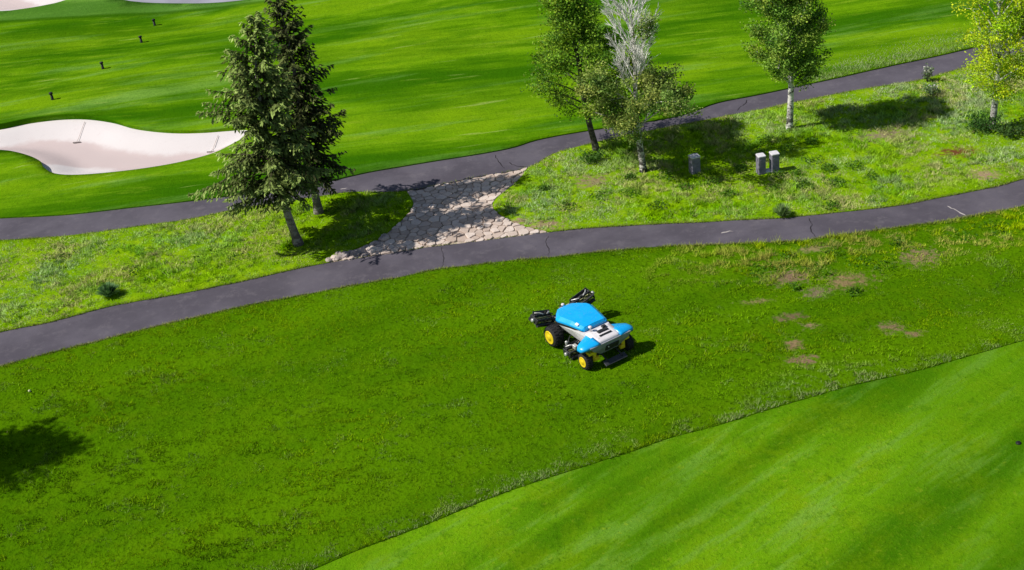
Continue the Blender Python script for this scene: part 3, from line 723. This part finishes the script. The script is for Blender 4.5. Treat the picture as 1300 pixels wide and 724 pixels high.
def spruce(px, py, H, R, z0, seed, pal, label, lean=(0, 0), loc=None, skew=(0, 0), bow=0, gap=None):
    r = np.random.default_rng(seed); random.seed(seed)
    base = loc if loc is not None else ground_at(px, py)
    root = tag(empty('spruce_tree', base), label, 'tree', 'conifers by the cart path')
    def axis(z): t = max(z, 0)/H; return np.array([lean[0]*t+bow*math.sin(math.pi*t), lean[1]*t, z])+np.array([.10*math.sin(z*.7+seed), .08*math.cos(z*.6), 0])*min(1, t*3)
    m = MB(); zs = np.linspace(-.15, H, 16)
    m.tube([axis(z) for z in zs], [.19*(1-max(z, 0)/H)**.85+.012+(.07 if z < .1 else 0) for z in zs], 9)
    m.build('trunk', M['sprucebark'], root)
    br = MB(); CC, UU, VV, KK = [], [], [], []
    z = z0; az = 0.0
    while z < H-.12:
        t = (z-z0)/(H-z0)
        L0 = R*(1-t)**.72*min(1, .62+t*3.0)+.12
        for _ in range(7 if t < .8 else 5):
            az += 2.4+random.uniform(-.35, .35)
            L = L0*random.choice((.5, .75, .9, 1.0, 1.1, 1.25))*random.uniform(.85, 1.1)
            d = np.array([math.cos(az), math.sin(az), 0]); L *= 1+.25*(d[0]*skew[0]+d[1]*skew[1])
            zz = z+random.uniform(-.15, .15); st = axis(zz)
            if gap and gap[0] < zz < gap[1] and d[0] < -.2: L *= .58
            dr = random.uniform(.22, .42)*(1-t*.9)
            n = max(4, int(L/.16)); pts_ = []
            for i in range(n+1):
                s = i/n; pts_.append(st+d*(L*s)+np.array([0, 0, L*((.22+.5*t)*s-dr*2.1*s*s+.95*dr*s**3.2)]))
            br.tube(pts_, [.028*(1-i/(n+1))*(1-t*.5)+.004 for i in range(n+1)], 4, False)
            side = np.array([-d[1], d[0], 0])
            for i in range(1, n+1):
                s = i/n
                if s < .18: continue
                wdt = L*.34*(1-s)**.7+.12
                for sg in (-1, 1):
                    if random.random() < .1: continue
                    tl = wdt*random.uniform(.6, 1.2); dirn = side*sg*.75+d*.62+np.array([0, 0, -.34-random.uniform(0, .35)]); dirn /= np.linalg.norm(dirn)
                    nn = max(2, int(tl/.06)); q = (np.arange(nn)+.5)/nn
                    pos = pts_[i]+dirn*(q*tl)[:, None]+np.array([0, 0, -1])*((q**2)*tl*.25)[:, None]+r.normal(0, .022, (nn, 3))
                    dd = dirn+r.normal(0, .28, (nn, 3)); dd /= np.linalg.norm(dd, axis=1)[:, None]
                    W = np.cross(dd, np.array([0, 0, 1])+r.normal(0, .5, (nn, 3))); W /= np.linalg.norm(W, axis=1)[:, None]+1e-6
                    sz = r.uniform(.09, .17, nn)[:, None]
                    CC.append(pos); UU.append(dd*sz); VV.append(W*sz*.37)
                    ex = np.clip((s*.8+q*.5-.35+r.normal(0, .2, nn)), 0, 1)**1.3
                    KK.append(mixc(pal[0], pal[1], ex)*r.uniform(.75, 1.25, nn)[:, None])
            # tip tuft
            CC.append(pts_[-1][None]); UU.append(d[None]*.14); VV.append(side[None]*.05); KK.append(np.array(pal[1])[None])
        z += random.uniform(.25, .42)*(1-.40*t)
    top = axis(H); nn = 40; q = r.uniform(0, .8, nn); pos = top+np.column_stack([r.normal(0, .05, nn), r.normal(0, .05, nn), -q]); dd = rand_dirs(nn, r)+[0, 0, .7]
    CC.append(pos); UU.append(dd*.08); VV.append(np.cross(dd, rand_dirs(nn, r))*.04); KK.append(np.tile(pal[1], (nn, 1)))
    br.build('branches', M['twig'], root)
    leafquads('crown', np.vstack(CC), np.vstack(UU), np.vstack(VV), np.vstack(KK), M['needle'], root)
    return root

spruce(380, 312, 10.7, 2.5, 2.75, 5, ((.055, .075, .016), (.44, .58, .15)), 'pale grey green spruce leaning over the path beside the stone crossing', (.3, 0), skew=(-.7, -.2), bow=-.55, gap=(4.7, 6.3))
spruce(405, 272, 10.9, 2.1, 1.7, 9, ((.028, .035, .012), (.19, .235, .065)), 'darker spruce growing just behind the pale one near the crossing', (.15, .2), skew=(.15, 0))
# the conifer whose shadow reaches in over the lower rough
tip = G(97, 563); tl_ = 15/math.tan(SUN_EL)
bs = (tip[0]-tl_*math.cos(SUN_AZ), tip[1]-tl_*math.sin(SUN_AZ)); 
spruce(0, 0, 15, 4.3, 1.2, 14, ((.03, .04, .02), (.09, .12, .05)), 'spruce on the mown rough whose shadow falls on the grass', loc=Vector((bs[0], bs[1], float(h(*bs)))))

def aspen(name, px, py, H, R, z0, seed, pal, bark, label, lean=(0, 0), r0=.14, nl=30, dense=46, deadz=None, skip=.14, leafs=(.055, .10), steep=.75, prof=None, sub_n=5, clump=.34, curve=0, loc=None):
    r = np.random.default_rng(seed); random.seed(seed)
    base = loc if loc is not None else ground_at(px, py)
    root = tag(empty(name, base), label, 'tree', 'broadleaf trees between the paths')
    def axis(z):
        t = max(z, 0)/H
        return np.array([lean[0]*t**(1+curve)+.07*math.sin(z*.9+seed), lean[1]*t+.06*math.cos(z*.8+seed*2)-.06, z])
    m = MB(); zs = np.linspace(-.15, H, 18)
    m.tube([axis(z) for z in zs], [r0*(1-max(z, 0)/H)**.8+.012+(.05 if z < .1 else 0) for z in zs], 10)
    m.build('trunk', bark, root)
    br = MB(); dead = MB(); CC, UU, VV, KK = [], [], [], []
    az = seed*1.3
    for i in range(nl):
        t = (i+.5)/nl; z = z0+(H-.25-z0)*t; az += 2.4+random.uniform(-.4, .4)
        pf = prof(t) if prof else (math.sin(math.pi*min(1, .16+.80*t))**.7)
        L = R*pf*random.uniform(.72, 1.22)+.2
        isd = deadz is not None and z > deadz+random.uniform(-.5, .5)
        el = (steep+.35*t)+random.uniform(-.15, .15)
        if isd: el = .86+random.uniform(-.15, .3); L = (R*.85*(1-t)**.6+.55)*random.uniform(.8, 1.2)*1.25
        d = np.array([math.cos(az)*math.cos(el), math.sin(az)*math.cos(el), math.sin(el)])
        st = axis(z-.35*L*math.sin(el)*.4); n = 6
        bend = np.array([r.normal(0, .1), r.normal(0, .1), -.10 if not isd else .12])
        pts_ = [st+d*L*s/n+bend*L*(s/n)**2 for s in range(n+1)]
        tgt = dead if isd else br
        rb = .042*(1-t*.6)*(r0/.14)
        rb *= .75 if isd else 1
        tgt.tube(pts_, [rb*(1-.85*s/n)+.005 for s in range(n+1)], 5, False)
        cps = [pts_[k] for k in (3, 4, 5, 6)]
        for _ in range(sub_n if not isd else 11):
            s = random.uniform(.25, .95); p0 = st+d*L*s+bend*L*s*s
            d2 = d*.8+rand_dirs(1, r)[0]*.75; 
            if isd: d2 = d*.9+rand_dirs(1, r)[0]*.5+np.array([0, 0, .25])
            d2 /= np.linalg.norm(d2); l2 = L*random.uniform(.25, .5)*(1.1-.4*s)
            p1 = p0+d2*l2*.5; p2 = p0+d2*l2+np.array([0, 0, .05*l2])
            tgt.tube([p0, p1, p2], [.014, .010, .004] if not isd else [.018, .013, .007], 4, False)
            cps += [p1, p2]
            if isd:
                for _ in range(5):
                    d3 = d2+rand_dirs(1, r)[0]*.6; q0 = p0+d2*l2*random.uniform(.3, .9); dead.tube([q0, q0+d3*l2*.22, q0+d3*l2*.45], [.011, .009, .005], 3, False)
        if isd and random.random() < .94: continue
        for cp in cps:
            nn = int(1.35*dense*random.uniform(.35, 1.4)); 
            if isd: nn = nn//4
            if random.random() < skip: continue
            off = np.clip(r.normal(0, 1, (nn, 3)), -1.7, 1.7)*clump*np.array([1, 1, .6])*random.uniform(.45, 1.0)
            U = rand_dirs(nn, r); U[:, 2] *= .6; W = np.cross(U, rand_dirs(nn, r)); W /= np.linalg.norm(W, axis=1)[:, None]+1e-6
            s = r.uniform(*leafs, nn)[:, None]
            CC.append(cp+off); UU.append(U*s); VV.append(W*s*.72)
            KK.append(mixc(pal[0], pal[1], r.random(nn)+random.uniform(-.45, .4))*np.array([random.uniform(.85, 1.3), 1, 1])*r.uniform(.7, 1.35, nn)[:, None])
    br.build('branches', bark, root)
    if dead.v: tag(dead.build('bare_branches', M['deadwood'], root), 'bleached leafless upper branches')
    leafquads('crown', np.vstack(CC), np.vstack(UU), np.vstack(VV), np.vstack(KK), M['leaf'], root)
    return root

G1 = ((.05, .14, .006), (.30, .52, .03)); G2 = ((.07, .14, .015), (.36, .50, .11)); G3 = ((.055, .15, .01), (.34, .56, .07)); G4 = ((.30, .48, .006), (.58, .76, .02))
LS = (.038, .072)
aspen('aspen_tree', 757, 190, 9.2, 2.45, 1.9, 3, G1, M['darkbark'], 'leafy tree with dark leaning trunk close behind the half dead tree', (-1.15, .1), .15, 40, 66, leafs=LS, clump=.38, steep=.52, prof=lambda t: (.75+.6*t/.18 if t < .18 else 1.35*(1-(t-.18)/.82)**1.15)*.8+.10)
aspen('aspen_tree', 815, 216, 9.6, 1.75, 1.95, 21, G2, M['aspen'], 'half dead tree with bare white upper branches and black scarred trunk', (-.15, 0), .15, 46, 125, deadz=3.9, leafs=LS, clump=.31, steep=.66, skip=.2, prof=lambda t: .55+1.0*math.sin(math.pi*min(1, .25+t*1.9)) if t < .40 else .6, sub_n=6)
aspen('aspen_tree', 1003, 164, 7.9, 2.0, 2.1, 12, G3, M['aspen2'], 'full green tree with white trunk beside the far cart path', (-.1, .1), .16, 36, 84, leafs=LS, clump=.30, prof=lambda t: .62+.5*math.sin(math.pi*min(1, .1+t*.85)))
aspen('aspen_tree', 1260, 162, 8.5, 2.2, 1.5, 31, G4, M['aspen2'], 'bright yellow green tree with slim white trunk and bush at its foot', (-.25, 0), .15, 34, 56, leafs=LS, clump=.36, skip=.34, prof=lambda t: .78+.3*math.sin(math.pi*t))
aspen('aspen_tree', 1332, 158, 8.8, 2.0, .9, 37, ((.05, .09, .02), (.16, .21, .06)), M['aspen'], 'dull dark green tree beside the bright yellow green one', (0, .1), .15, 34, 84, leafs=LS, clump=.30)

# ------------------------------------------------------------------ shrubs and single plants
def plant(name, px, py, R, Hh, n, pal, label, seed, stem=False, blade=True, flowers=0, cat='plant'):
    r = np.random.default_rng(seed); root = tag(empty(name, ground_at(px, py)), label, cat)
    if blade:
        a = r.uniform(0, 6.283, n); sp = r.uniform(.1, 1, n)
        base_ = np.column_stack([np.cos(a)*.12*R*sp, np.sin(a)*.12*R*sp, np.full(n, -.04)])
        tip_ = np.column_stack([np.cos(a)*R*sp, np.sin(a)*R*sp, Hh*(1.05-.55*sp**2)*r.uniform(.7, 1.1, n)])
        mid = (base_+tip_)/2+np.array([0, 0, .12*Hh]); W = np.column_stack([-np.sin(a), np.cos(a), a*0])*.02
        V = np.stack([base_-W, mid-W*1.2, tip_, mid+W*1.2], 1).reshape(-1, 3); F = np.arange(4*n).reshape(n, 4)
        col = np.repeat(mixc(pal[0], pal[1], r.random(n)), 4, 0)
        link('blades', mesh_np('blades', V, F, col), M['leaf'], root)
    else:
        m = MB(); tips = []
        for k in range(9):
            a = k*2.4; e = np.array([math.cos(a)*R*.7, math.sin(a)*R*.7, Hh*r.uniform(.6, .95)])
            m.tube([np.array([0, 0, -.05]), e*.5+[0, 0, .08], e], [.018, .012, .005], 4, False); tips += [e, e*.6]
        m.build('stems', M['twig'], root)
        cp = np.array(tips)[r.integers(0, len(tips), n)]+r.normal(0, 1, (n, 3))*np.array([.24*R, .24*R, .18*Hh]); cp[:, 2] = np.abs(cp[:, 2])+.02
        U = rand_dirs(n, r); W = np.cross(U, rand_dirs(n, r)); W /= np.linalg.norm(W, axis=1)[:, None]+1e-6; s = r.uniform(.035, .075, n)[:, None]
        leafquads('crown', cp, U*s, W*s*.6, mixc(pal[0], pal[1], r.random(n)), M['leaf'], root)
    if flowers:
        a = r.uniform(0, 6.283, flowers); q = r.uniform(0, 1, flowers)*R*.8
        cp = np.column_stack([np.cos(a)*q, np.sin(a)*q, Hh*r.uniform(.75, 1.15, flowers)]); U = rand_dirs(flowers, r)*.05; W = np.cross(U, rand_dirs(flowers, r))
        tag(leafquads('flowers', cp, U, W/ (np.linalg.norm(W, axis=1)[:, None]+1e-6)*.045, np.tile((.72, .72, .66), (flowers, 1)), M['leaf'], root), kind='stuff')
    return root
plant('grass_clump', 139, 377, .62, .62, 420, ((.05, .15, .04), (.20, .36, .14)), 'blue green tussock of blade grass above the near cart path edge', 1)
plant('grass_clump', 993, 273, .5, .55, 280, ((.09, .19, .03), (.32, .44, .18)), 'pale green grass tussock on the path edge below the paired posts', 2)
plant('flowering_plant', 1177, 104, .32, .7, 240, ((.07, .13, .04), (.20, .28, .12)), 'wispy white flowered plant standing at the far path edge', 3, blade=False, flowers=34)
plant('flowering_plant', 1181, 121, .45, .5, 260, ((.12, .22, .06), (.30, .40, .20)), 'pale low plant in the grass below the white flowered one', 4, blade=False, flowers=12)
plant('bush', 1246, 165, .75, .65, 900, ((.02, .075, .008), (.06, .15, .02)), 'round dark green bush at the foot of the yellow green tree', 5, blade=False, cat='bush')
plant('bush', 1279, 172, .65, .5, 700, ((.03, .08, .01), (.08, .16, .03)), 'low dark bush in the shade beside the yellow green tree', 6, blade=False, cat='bush')
plant('bush', 752, 205, .6, .45, 600, ((.03, .10, .01), (.10, .22, .02)), 'low green bush at the foot of the dark leaning trunk', 7, blade=False, cat='bush')

# ------------------------------------------------------------------ loose rocks along the crossing's shaded corner
rr = np.random.default_rng(5)
for px, py, s in [(418, 331, .2), (425, 329, .26), (432, 327, .22), (438, 325, .3), (445, 322, .24), (452, 323, .3), (459, 319, .26), (466, 316, .24), (471, 318, .3), (447, 328, .2), (463, 324, .22), (478, 310, .22), (484, 304, .2), (430, 323, .18), (488, 300, .2)]:
    g = ground_at(px, py); m = MB(); k = 8
    sx, sy, sz = s*rr.uniform(.8, 1.3), s*rr.uniform(.6, 1), s*rr.uniform(.4, .65)
    jit = rr.uniform(.75, 1.2, (4, k)); prof = [(-.3, .9), (.15, 1.0), (.62, .8), (.9, .4)]
    m.loft([[(math.cos(2*math.pi*i/k)*q*jit[j, i]*sx, math.sin(2*math.pi*i/k)*q*jit[j, i]*sy, zz*sz*rr.uniform(.9, 1.1)) for i in range(k)] for j, (zz, q) in enumerate(prof)])
    gk = rr.random() < .6; o = m.build('rock', M['rock'] if gk else M['stone']); o.location = (g.x, g.y, g.z-.03); o.rotation_euler = (0, 0, rr.uniform(0, 6))
    tag(o, 'dark grey loose rock edging the shaded corner of the stone crossing' if gk else 'pale pinkish loose rock edging the shaded corner of the stone crossing', 'rock', 'dark rocks edging the crossing' if gk else 'pale rocks edging the crossing')

# ------------------------------------------------------------------ posts and markers
def post(px, py, w_, d_, hh, rz, label, tiltx=0):
    root = tag(empty('utility_post', ground_at(px, py), rz), label, 'post', 'grey posts in the long grass'); root.rotation_euler = (tiltx, 0, rz)
    m = MB(); rings = []
    for z, s in ((-.12, 1.06), (.05, 1.05), (.1, 1.0), (hh-.07, .96)):
        x, y = w_/2*s, d_/2*s; c = .03; rings.append([(-x, -y+c, z), (-x+c, -y, z), (x-c, -y, z), (x, -y+c, z), (x, y-c, z), (x-c, y, z), (-x+c, y, z), (-x, y-c, z)])
    m.loft(rings).build('body', M['post'], root)
    m = MB(); rings = []
    for z, s in ((hh-.068, 1.0), (hh-.06, 1.05), (hh-.015, 1.05), (hh, .95)):
        x, y = w_/2*s, d_/2*s; c = .04; rings.append([(-x, -y+c, z), (-x+c, -y, z), (x-c, -y, z), (x, -y+c, z), (x, y-c, z), (x-c, y, z), (-x+c, y, z), (-x, y-c, z)])
    m.loft(rings).build('cap', M['postcap'], root)
    m = MB().box((0, -d_/2-.004, hh*.62), (w_*.55, .012, hh*.35)); m.build('door', M['post'], root)
    return root
post(882, 218, .44, .44, .86, .25, 'single grey post standing in the tree shade apart from the pair')
post(966, 219, .36, .40, .92, .12, 'shorter grey post of the pair, on the side of the single post')
post(983, 217, .38, .40, .95, .10, 'taller grey post of the pair, on the side away from the single post')
g = ground_at(975, 218); o = MB().box((0, 0, .05), (.34, .3, .18), bev=.3).build('concrete_block', M['postcap']); o.location = g
tag(o, 'low pale block on the ground between the paired posts', 'block')

def marker(px, py, lab):
    root = tag(empty('marker_post', ground_at(px, py)), lab, 'marker', 'black markers on the fairway')
    root.location.z += .03
    MB().lathe([(-.1, .085), (.02, .11), (.05, .085), (.36, .075)], 'z', n=12).build('stem', M['black'], root)
    MB().lathe([(.36, .075), (.37, .12), (.46, .12), (.48, .06)], 'z', n=12).build('cap', M['black'], root)
for q, lab in (((67, 127), 'small black marker post nearest the big bunker on the far fairway'), ((131, 88), 'second small black marker post out from the big bunker'),
               ((179, 51), 'third small black marker post out from the big bunker'), ((195.5, 28), 'small black marker post farthest from the big bunker')): marker(*q, lab)

def rake(hx, hy, tx, ty, label):
    a, b = G(hx, hy), G(tx, ty); d = b-a; rz = math.atan2(d[1], d[0]); L = float(np.linalg.norm(d))
    def zb(p): return float(bunker_z(np.array([p[0]]), np.array([p[1]]), P_bunk, .62, 2.2)[0])
    root = tag(empty('bunker_rake', (a[0], a[1], zb(a)+.02), rz), label, 'rake', 'rakes in the bunker')
    hd = MB().box((0, 0, .04), (.06, .48, .05))
    hd.build('head', M['rakehead'], root)
    for k in range(9): MB().box((.0, -.22+k*.055, -.005), (.02, .02, .06)).build('tine', M['rakehead'], root)
    pts_ = []
    for s in np.linspace(0, 1, 8): p = a+d*s; pts_.append((L*s, 0, max(zb(p), zb(a))-zb(a)+.06-.02*s))
    MB().tube(pts_, .014, 8).build('handle', M['wood'], root)
rake(94, 169, 107.5, 154, 'wooden rake lying on the bunker face near the wide end')
rake(265, 181.5, 276, 168.5, 'wooden rake lying near the narrow end of the bunker by the spruces')
o = MB().lathe([(-.05, .07), (.02, .09), (.05, .075), (.06, .03)], 'z', n=12).build('sprinkler_head', M['black']); g = ground_at(1293, 562); o.location = (g.x, g.y, g.z-.03)
tag(o, 'tiny black sprinkler head set in the smooth near fairway', 'sprinkler')
m = MB(); m.lathe([(-.05, .02), (-.035, .045), (0, .055), (.035, .045), (.052, .015)], 'z', n=12); o = m.build('practice_ball', M['ball']); g = ground_at(38, 498); o.location = (g.x, g.y, g.z+.05)
tag(o, 'small pale ball lying on the rough below the near path', 'ball')

# ------------------------------------------------------------------ robotic reel mower
mx_, my_ = 3.215, 38.64
mw = tag(empty('robotic_mower', (mx_, my_, float(h(mx_, my_))+.0), rad(30)), 'blue and white driverless reel mower with yellow wheels on the grass', 'mower')
mw.scale = (1.06, 1.06, 1.06)
def hood_ring(y, w_, ze, zt):
    fl = .80                                  # nearly flat lid, bevelled all round
    return [(-w_, y, ze), (-w_*.985, y, ze+.03), (-w_*fl, y, zt-.012), (0, y, zt), (w_*fl, y, zt-.012), (w_*.985, y, ze+.03), (w_, y, ze), (w_*.99, y, ze-.07), (-w_*.99, y, ze-.07)]
hood = MB().loft([hood_ring(*q) for q in ((.66, .48, 1.08, 1.13), (.72, .53, 1.10, 1.205), (1.3, .65, 1.09, 1.225), (1.86, .77, 1.05, 1.19), (2.0, .755, 1.04, 1.175), (2.3, .53, 1.02, 1.125), (2.50, .34, 1.0, 1.08), (2.56, .28, .99, 1.02))]).build('hood', M['blue'], mw)
tr = [hood_ring(y, w_+.004, ze-.045, ze-.02) for y, w_, ze in ((.655, .485, 1.08), (.72, .535, 1.10), (1.3, .655, 1.09), (1.86, .775, 1.05), (2.0, .76, 1.04), (2.3, .535, 1.02), (2.50, .345, 1.0), (2.565, .285, .99))]
MB().loft([[(q[0], q[1], min(q[2], r_[0][2]+.0)) for q in r_] for r_ in tr]).build('hood_seal', M['dark'], hood)
MB().box((-.52, 1.02, 1.20), (.10, .16, .03), Matrix.Rotation(-.35, 3, 'Y')).build('latch', M['white'], hood)
for s in (-1, 1): MB().box((s*.16, 2.54, 1.035), (.13, .05, .05)).build('lamp', M['steel'], hood)
def bring(y, wt, wb, zt, zb): return [(-wt, y, zt), (wt, y, zt), (wt*1.02, y, zt-.12), (wb, y, zb), (-wb, y, zb), (-wt*1.02, y, zt-.12)]
MB().loft([bring(*q) for q in ((.30, .50, .42, .93, .52), (.62, .53, .46, 1.03, .50), (1.2, .62, .48, 1.04, .52), (1.85, .70, .50, .98, .55), (2.3, .48, .36, .95, .58), (2.5, .22, .2, .92, .62))]).build('body', M['white'], mw)
# chassis
ch = MB(); ch.box((0, 1.2, .48), (.62, 2.3, .16)); ch.box((0, .1, .42), (1.5, .2, .14)); ch.box((0, 2.05, .42), (1.5, .2, .16))
for s in (-1, 1): ch.tube([(s*.32, 2.2, .5), (s*.7, 2.55, .6), (s*.95, 2.8, .72)], .045, 8); ch.tube([(s*.3, 1.2, .5), (s*.55, 1.1, .42), (s*.75, 1.08, .36)], .04, 8)
ch.tube([(0, 2.3, .5), (0, 2.75, .45), (0, 2.95, .36)], .045, 8)
ch.build('chassis', M['dark'], mw)
# rear deck, fenders, rear panel
deck = MB().loft([[(x, -.10, .80), (x, -.16, .90), (x, -.06, .975), (x, .2, .995+.02*(1-abs(x)/.5)), (x, .52, 1.02), (x, .70, 1.0), (x, .66, .80)] for x in np.linspace(-.52, .52, 7)], True).build('rear_deck', M['white'], mw)
MB().box((.05, .33, 1.045), (.42, .13, .05)).build('control_slot', M['dark'], deck)
MB().box((.02, .12, 1.02), (.5, .06, .035)).build('control_slot', M['dark'], deck)
MB().box((.22, .48, 1.06), (.16, .12, .07)).build('switch_box', M['dark'], deck)
MB().lathe([(1.0, .03), (1.16, .03), (1.17, .07), (1.21, .07), (1.23, .03)], 'z', (-.28, .58, 0), 12).build('antenna', M['white'], deck)
for s in (-1, 1):
    rg = []
    for t in np.linspace(0, 1, 8):
        x = s*(.44+.70*t); zt = .99-.10*t**1.7; y0 = -.19+.14*t**2; y1 = .60-.30*t; th = .20-.05*t
        if t > .95: y0 += .07; y1 -= .07; zt -= .03; th -= .04
        rg.append([(x, y0+.05, zt-th), (x, y0-.01, zt-.08), (x, y0+.03, zt-.012), (x, (y0+y1)/2, zt+.012), (x, y1-.04, zt-.005), (x, y1, zt-.06), (x, y1-.02, zt-th)])
    fd = MB().loft(rg if s > 0 else rg[::-1], True).build('fender', M['blue'], mw)
    MB().box((s*.99, -.055, .80), (.15, .05, .06)).build('tail_lamp', M['dark'], fd)
pan = MB().loft([[(-.88, -.20, .905), (.88, -.20, .905), (.80, -.05, .905), (-.80, -.05, .905)], [(-.74, -.21, .74), (.74, -.21, .74), (.68, -.03, .74), (-.68, -.03, .74)], [(-.36, -.07, .44), (.36, -.07, .44), (.36, .05, .44), (-.36, .05, .44)]]).build('rear_panel', M['grey'], mw)
MB().box((.05, -.185, .66), (.56, .03, .24), Matrix.Rotation(.30, 3, 'X')).build('grille', M['dark'], pan)
MB().box((-.12, -.212, .70), (.04, .02, .05)).build('button', M['white'], pan)
MB().box((0, -.38, .21), (.92, .22, .05), Matrix.Rotation(.45, 3, 'X')).build('rear_bumper', M['bumper'], mw)
for s in (-1, 1): MB().tube([(s*.3, -.40, .24), (s*.3, -.12, .34), (s*.3, .08, .42)], .03, 6).build('bumper_bracket', M['dark'], mw)
def wheel(x, y, r, wd, s):
    ty = MB().lathe([(-wd/2, r*.6), (-wd/2, r*.86), (-wd*.40, r*.97), (-wd*.2, r), (wd*.2, r), (wd*.40, r*.97), (wd/2, r*.86), (wd/2, r*.6)], 'x', n=28)
    for k in range(22):
        th = 2*math.pi*k/22
        for q in (-1, 1): ty.box((q*wd*.2, math.cos(th+q*.07)*r, math.sin(th+q*.07)*r), (wd*.36, .035, .022), Matrix.Rotation(th-math.pi/2, 3, 'X'))
    t = ty.build('wheel', M['rubber'], mw); t.location = (x, y, r-.01)
    MB().lathe([(s*wd*.30, r*.59), (s*wd*.52, r*.66), (s*wd*.56, r*.63), (s*wd*.53, r*.56), (s*wd*.525, r*.26), (s*wd*.58, r*.22), (s*wd*.59, r*.06)], 'x', n=24).build('rim', M['yellow'], t)
    return t
for s in (-1, 1):
    wheel(s*.84, 2.08, .39, .40, s); wheel(s*.89, .13, .30, .26, s)
    ab = MB(); ab.box((s*.62, .06, .44), (.14, .26, .40)); ab.box((s*.70, .02, .60), (.34, .22, .11)); ab.box((s*.55, -.06, .34), (.20, .10, .14)); ab.build('axle_bracket', M['yellow'], mw)
def reel_unit(c, L, rot):
    """cutting unit: frame with reel, roller and end castings; axis along local x"""
    m = MB(); m.box((0, .08, .16), (L, .10, .06)); m.box((0, -.16, .12), (L, .06, .05)); m.tube([(-L/2, -.02, .25), (L/2, -.02, .25)], .022, 6); m.tube([(0, .0, .2), (0, -.02, .36)], .03, 6)
    fr = m.build('reel_unit', M['dark'], mw); fr.location = c; fr.rotation_euler = rot
    b = MB(); nb = 10
    for k in range(nb):
        P1 = []
        for s in np.linspace(0, 1, 8): th = 2*math.pi*k/nb+s*1.8; P1.append((-L/2+.04+(L-.08)*s, math.cos(th)*.125-.02, math.sin(th)*.125))
        b.tube(P1, .022, 4)
    b.tube([(-L/2, -.02, 0), (L/2, -.02, 0)], .075, 10); b.build('reel', M['olive'], fr)
    MB().tube([(-L/2, .21, -.07), (L/2, .21, -.07)], .07, 10).build('roller', M['dark'], fr)
    MB().tube([(-L/2, -.22, -.07), (L/2, -.22, -.07)], .065, 10).build('roller', M['dark'], fr)
    MB().box((0, .15, .14), (L, .035, .26), Matrix.Rotation(-.5, 3, 'X')).build('grass_shield', M['dark'], fr)
    for s in (-1, 1):
        e = MB(); e.box((s*(L/2+.02), 0, .05), (.05, .44, .20), bev=.25); e.build('end_plate', M['dark'], fr)
        e = MB(); e.lathe([(s*(L/2+.03), .075), (s*(L/2+.12), .07), (s*(L/2+.14), .04)], 'x', (0, -.02, .04), 12); e.build('bearing_cap', M['steel'], fr)
        MB().tube([(s*L*.42, .17, .2), (s*L*.30, .03, .30), (s*L*.12, -.02, .27)], .026, 6).build('lift_link', M['steel'], fr)
    return fr
reel_unit((-.90, 2.68, .80), .78, (.25, .34, .10)); reel_unit((.92, 2.72, .80), .78, (.25, -.34, -.10))
reel_unit((0, 2.98, .14), .74, (0, 0, 0)); reel_unit((-.62, 1.08, .14), .72, (0, 0, 0)); reel_unit((.62, 1.08, .14), .72, (0, 0, 0))
sn = MB(); sn.box((0, 2.62, .98), (.22, .16, .10)); sn.tube([(0, 2.5, .92), (0, 2.62, .95)], .03, 6); s_ = sn.build('sensor', M['dark'], mw)
MB().lathe([(1.03, .06), (1.10, .06), (1.115, .04)], 'z', (0, 2.62, 0), 14).build('sensor_dome', M['white'], s_)
for s in (-1, 1):
    for pth, rr_ in (([(s*.5, 1.5, .55), (s*.72, 1.35, .5), (s*.80, 1.2, .36), (s*.78, 1.1, .3)], .02), ([(s*.48, .7, .55), (s*.66, .75, .5), (s*.72, .95, .34)], .018), ([(s*.4, 2.3, .6), (s*.62, 2.62, .86), (s*.85, 2.84, .92)], .02)):
        MB().tube(pth, rr_, 6).build('hydraulic_hose', M['dark'], mw)
    MB().box((s*.74, .92, .42), (.14, .2, .16)).build('reel_motor', M['steel'], mw)
    MB().lathe([(.28, .05), (.52, .05), (.54, .03)], 'z', (s*.86, 1.28, 0), 10).build('hydraulic_cylinder', M['steel'], mw)
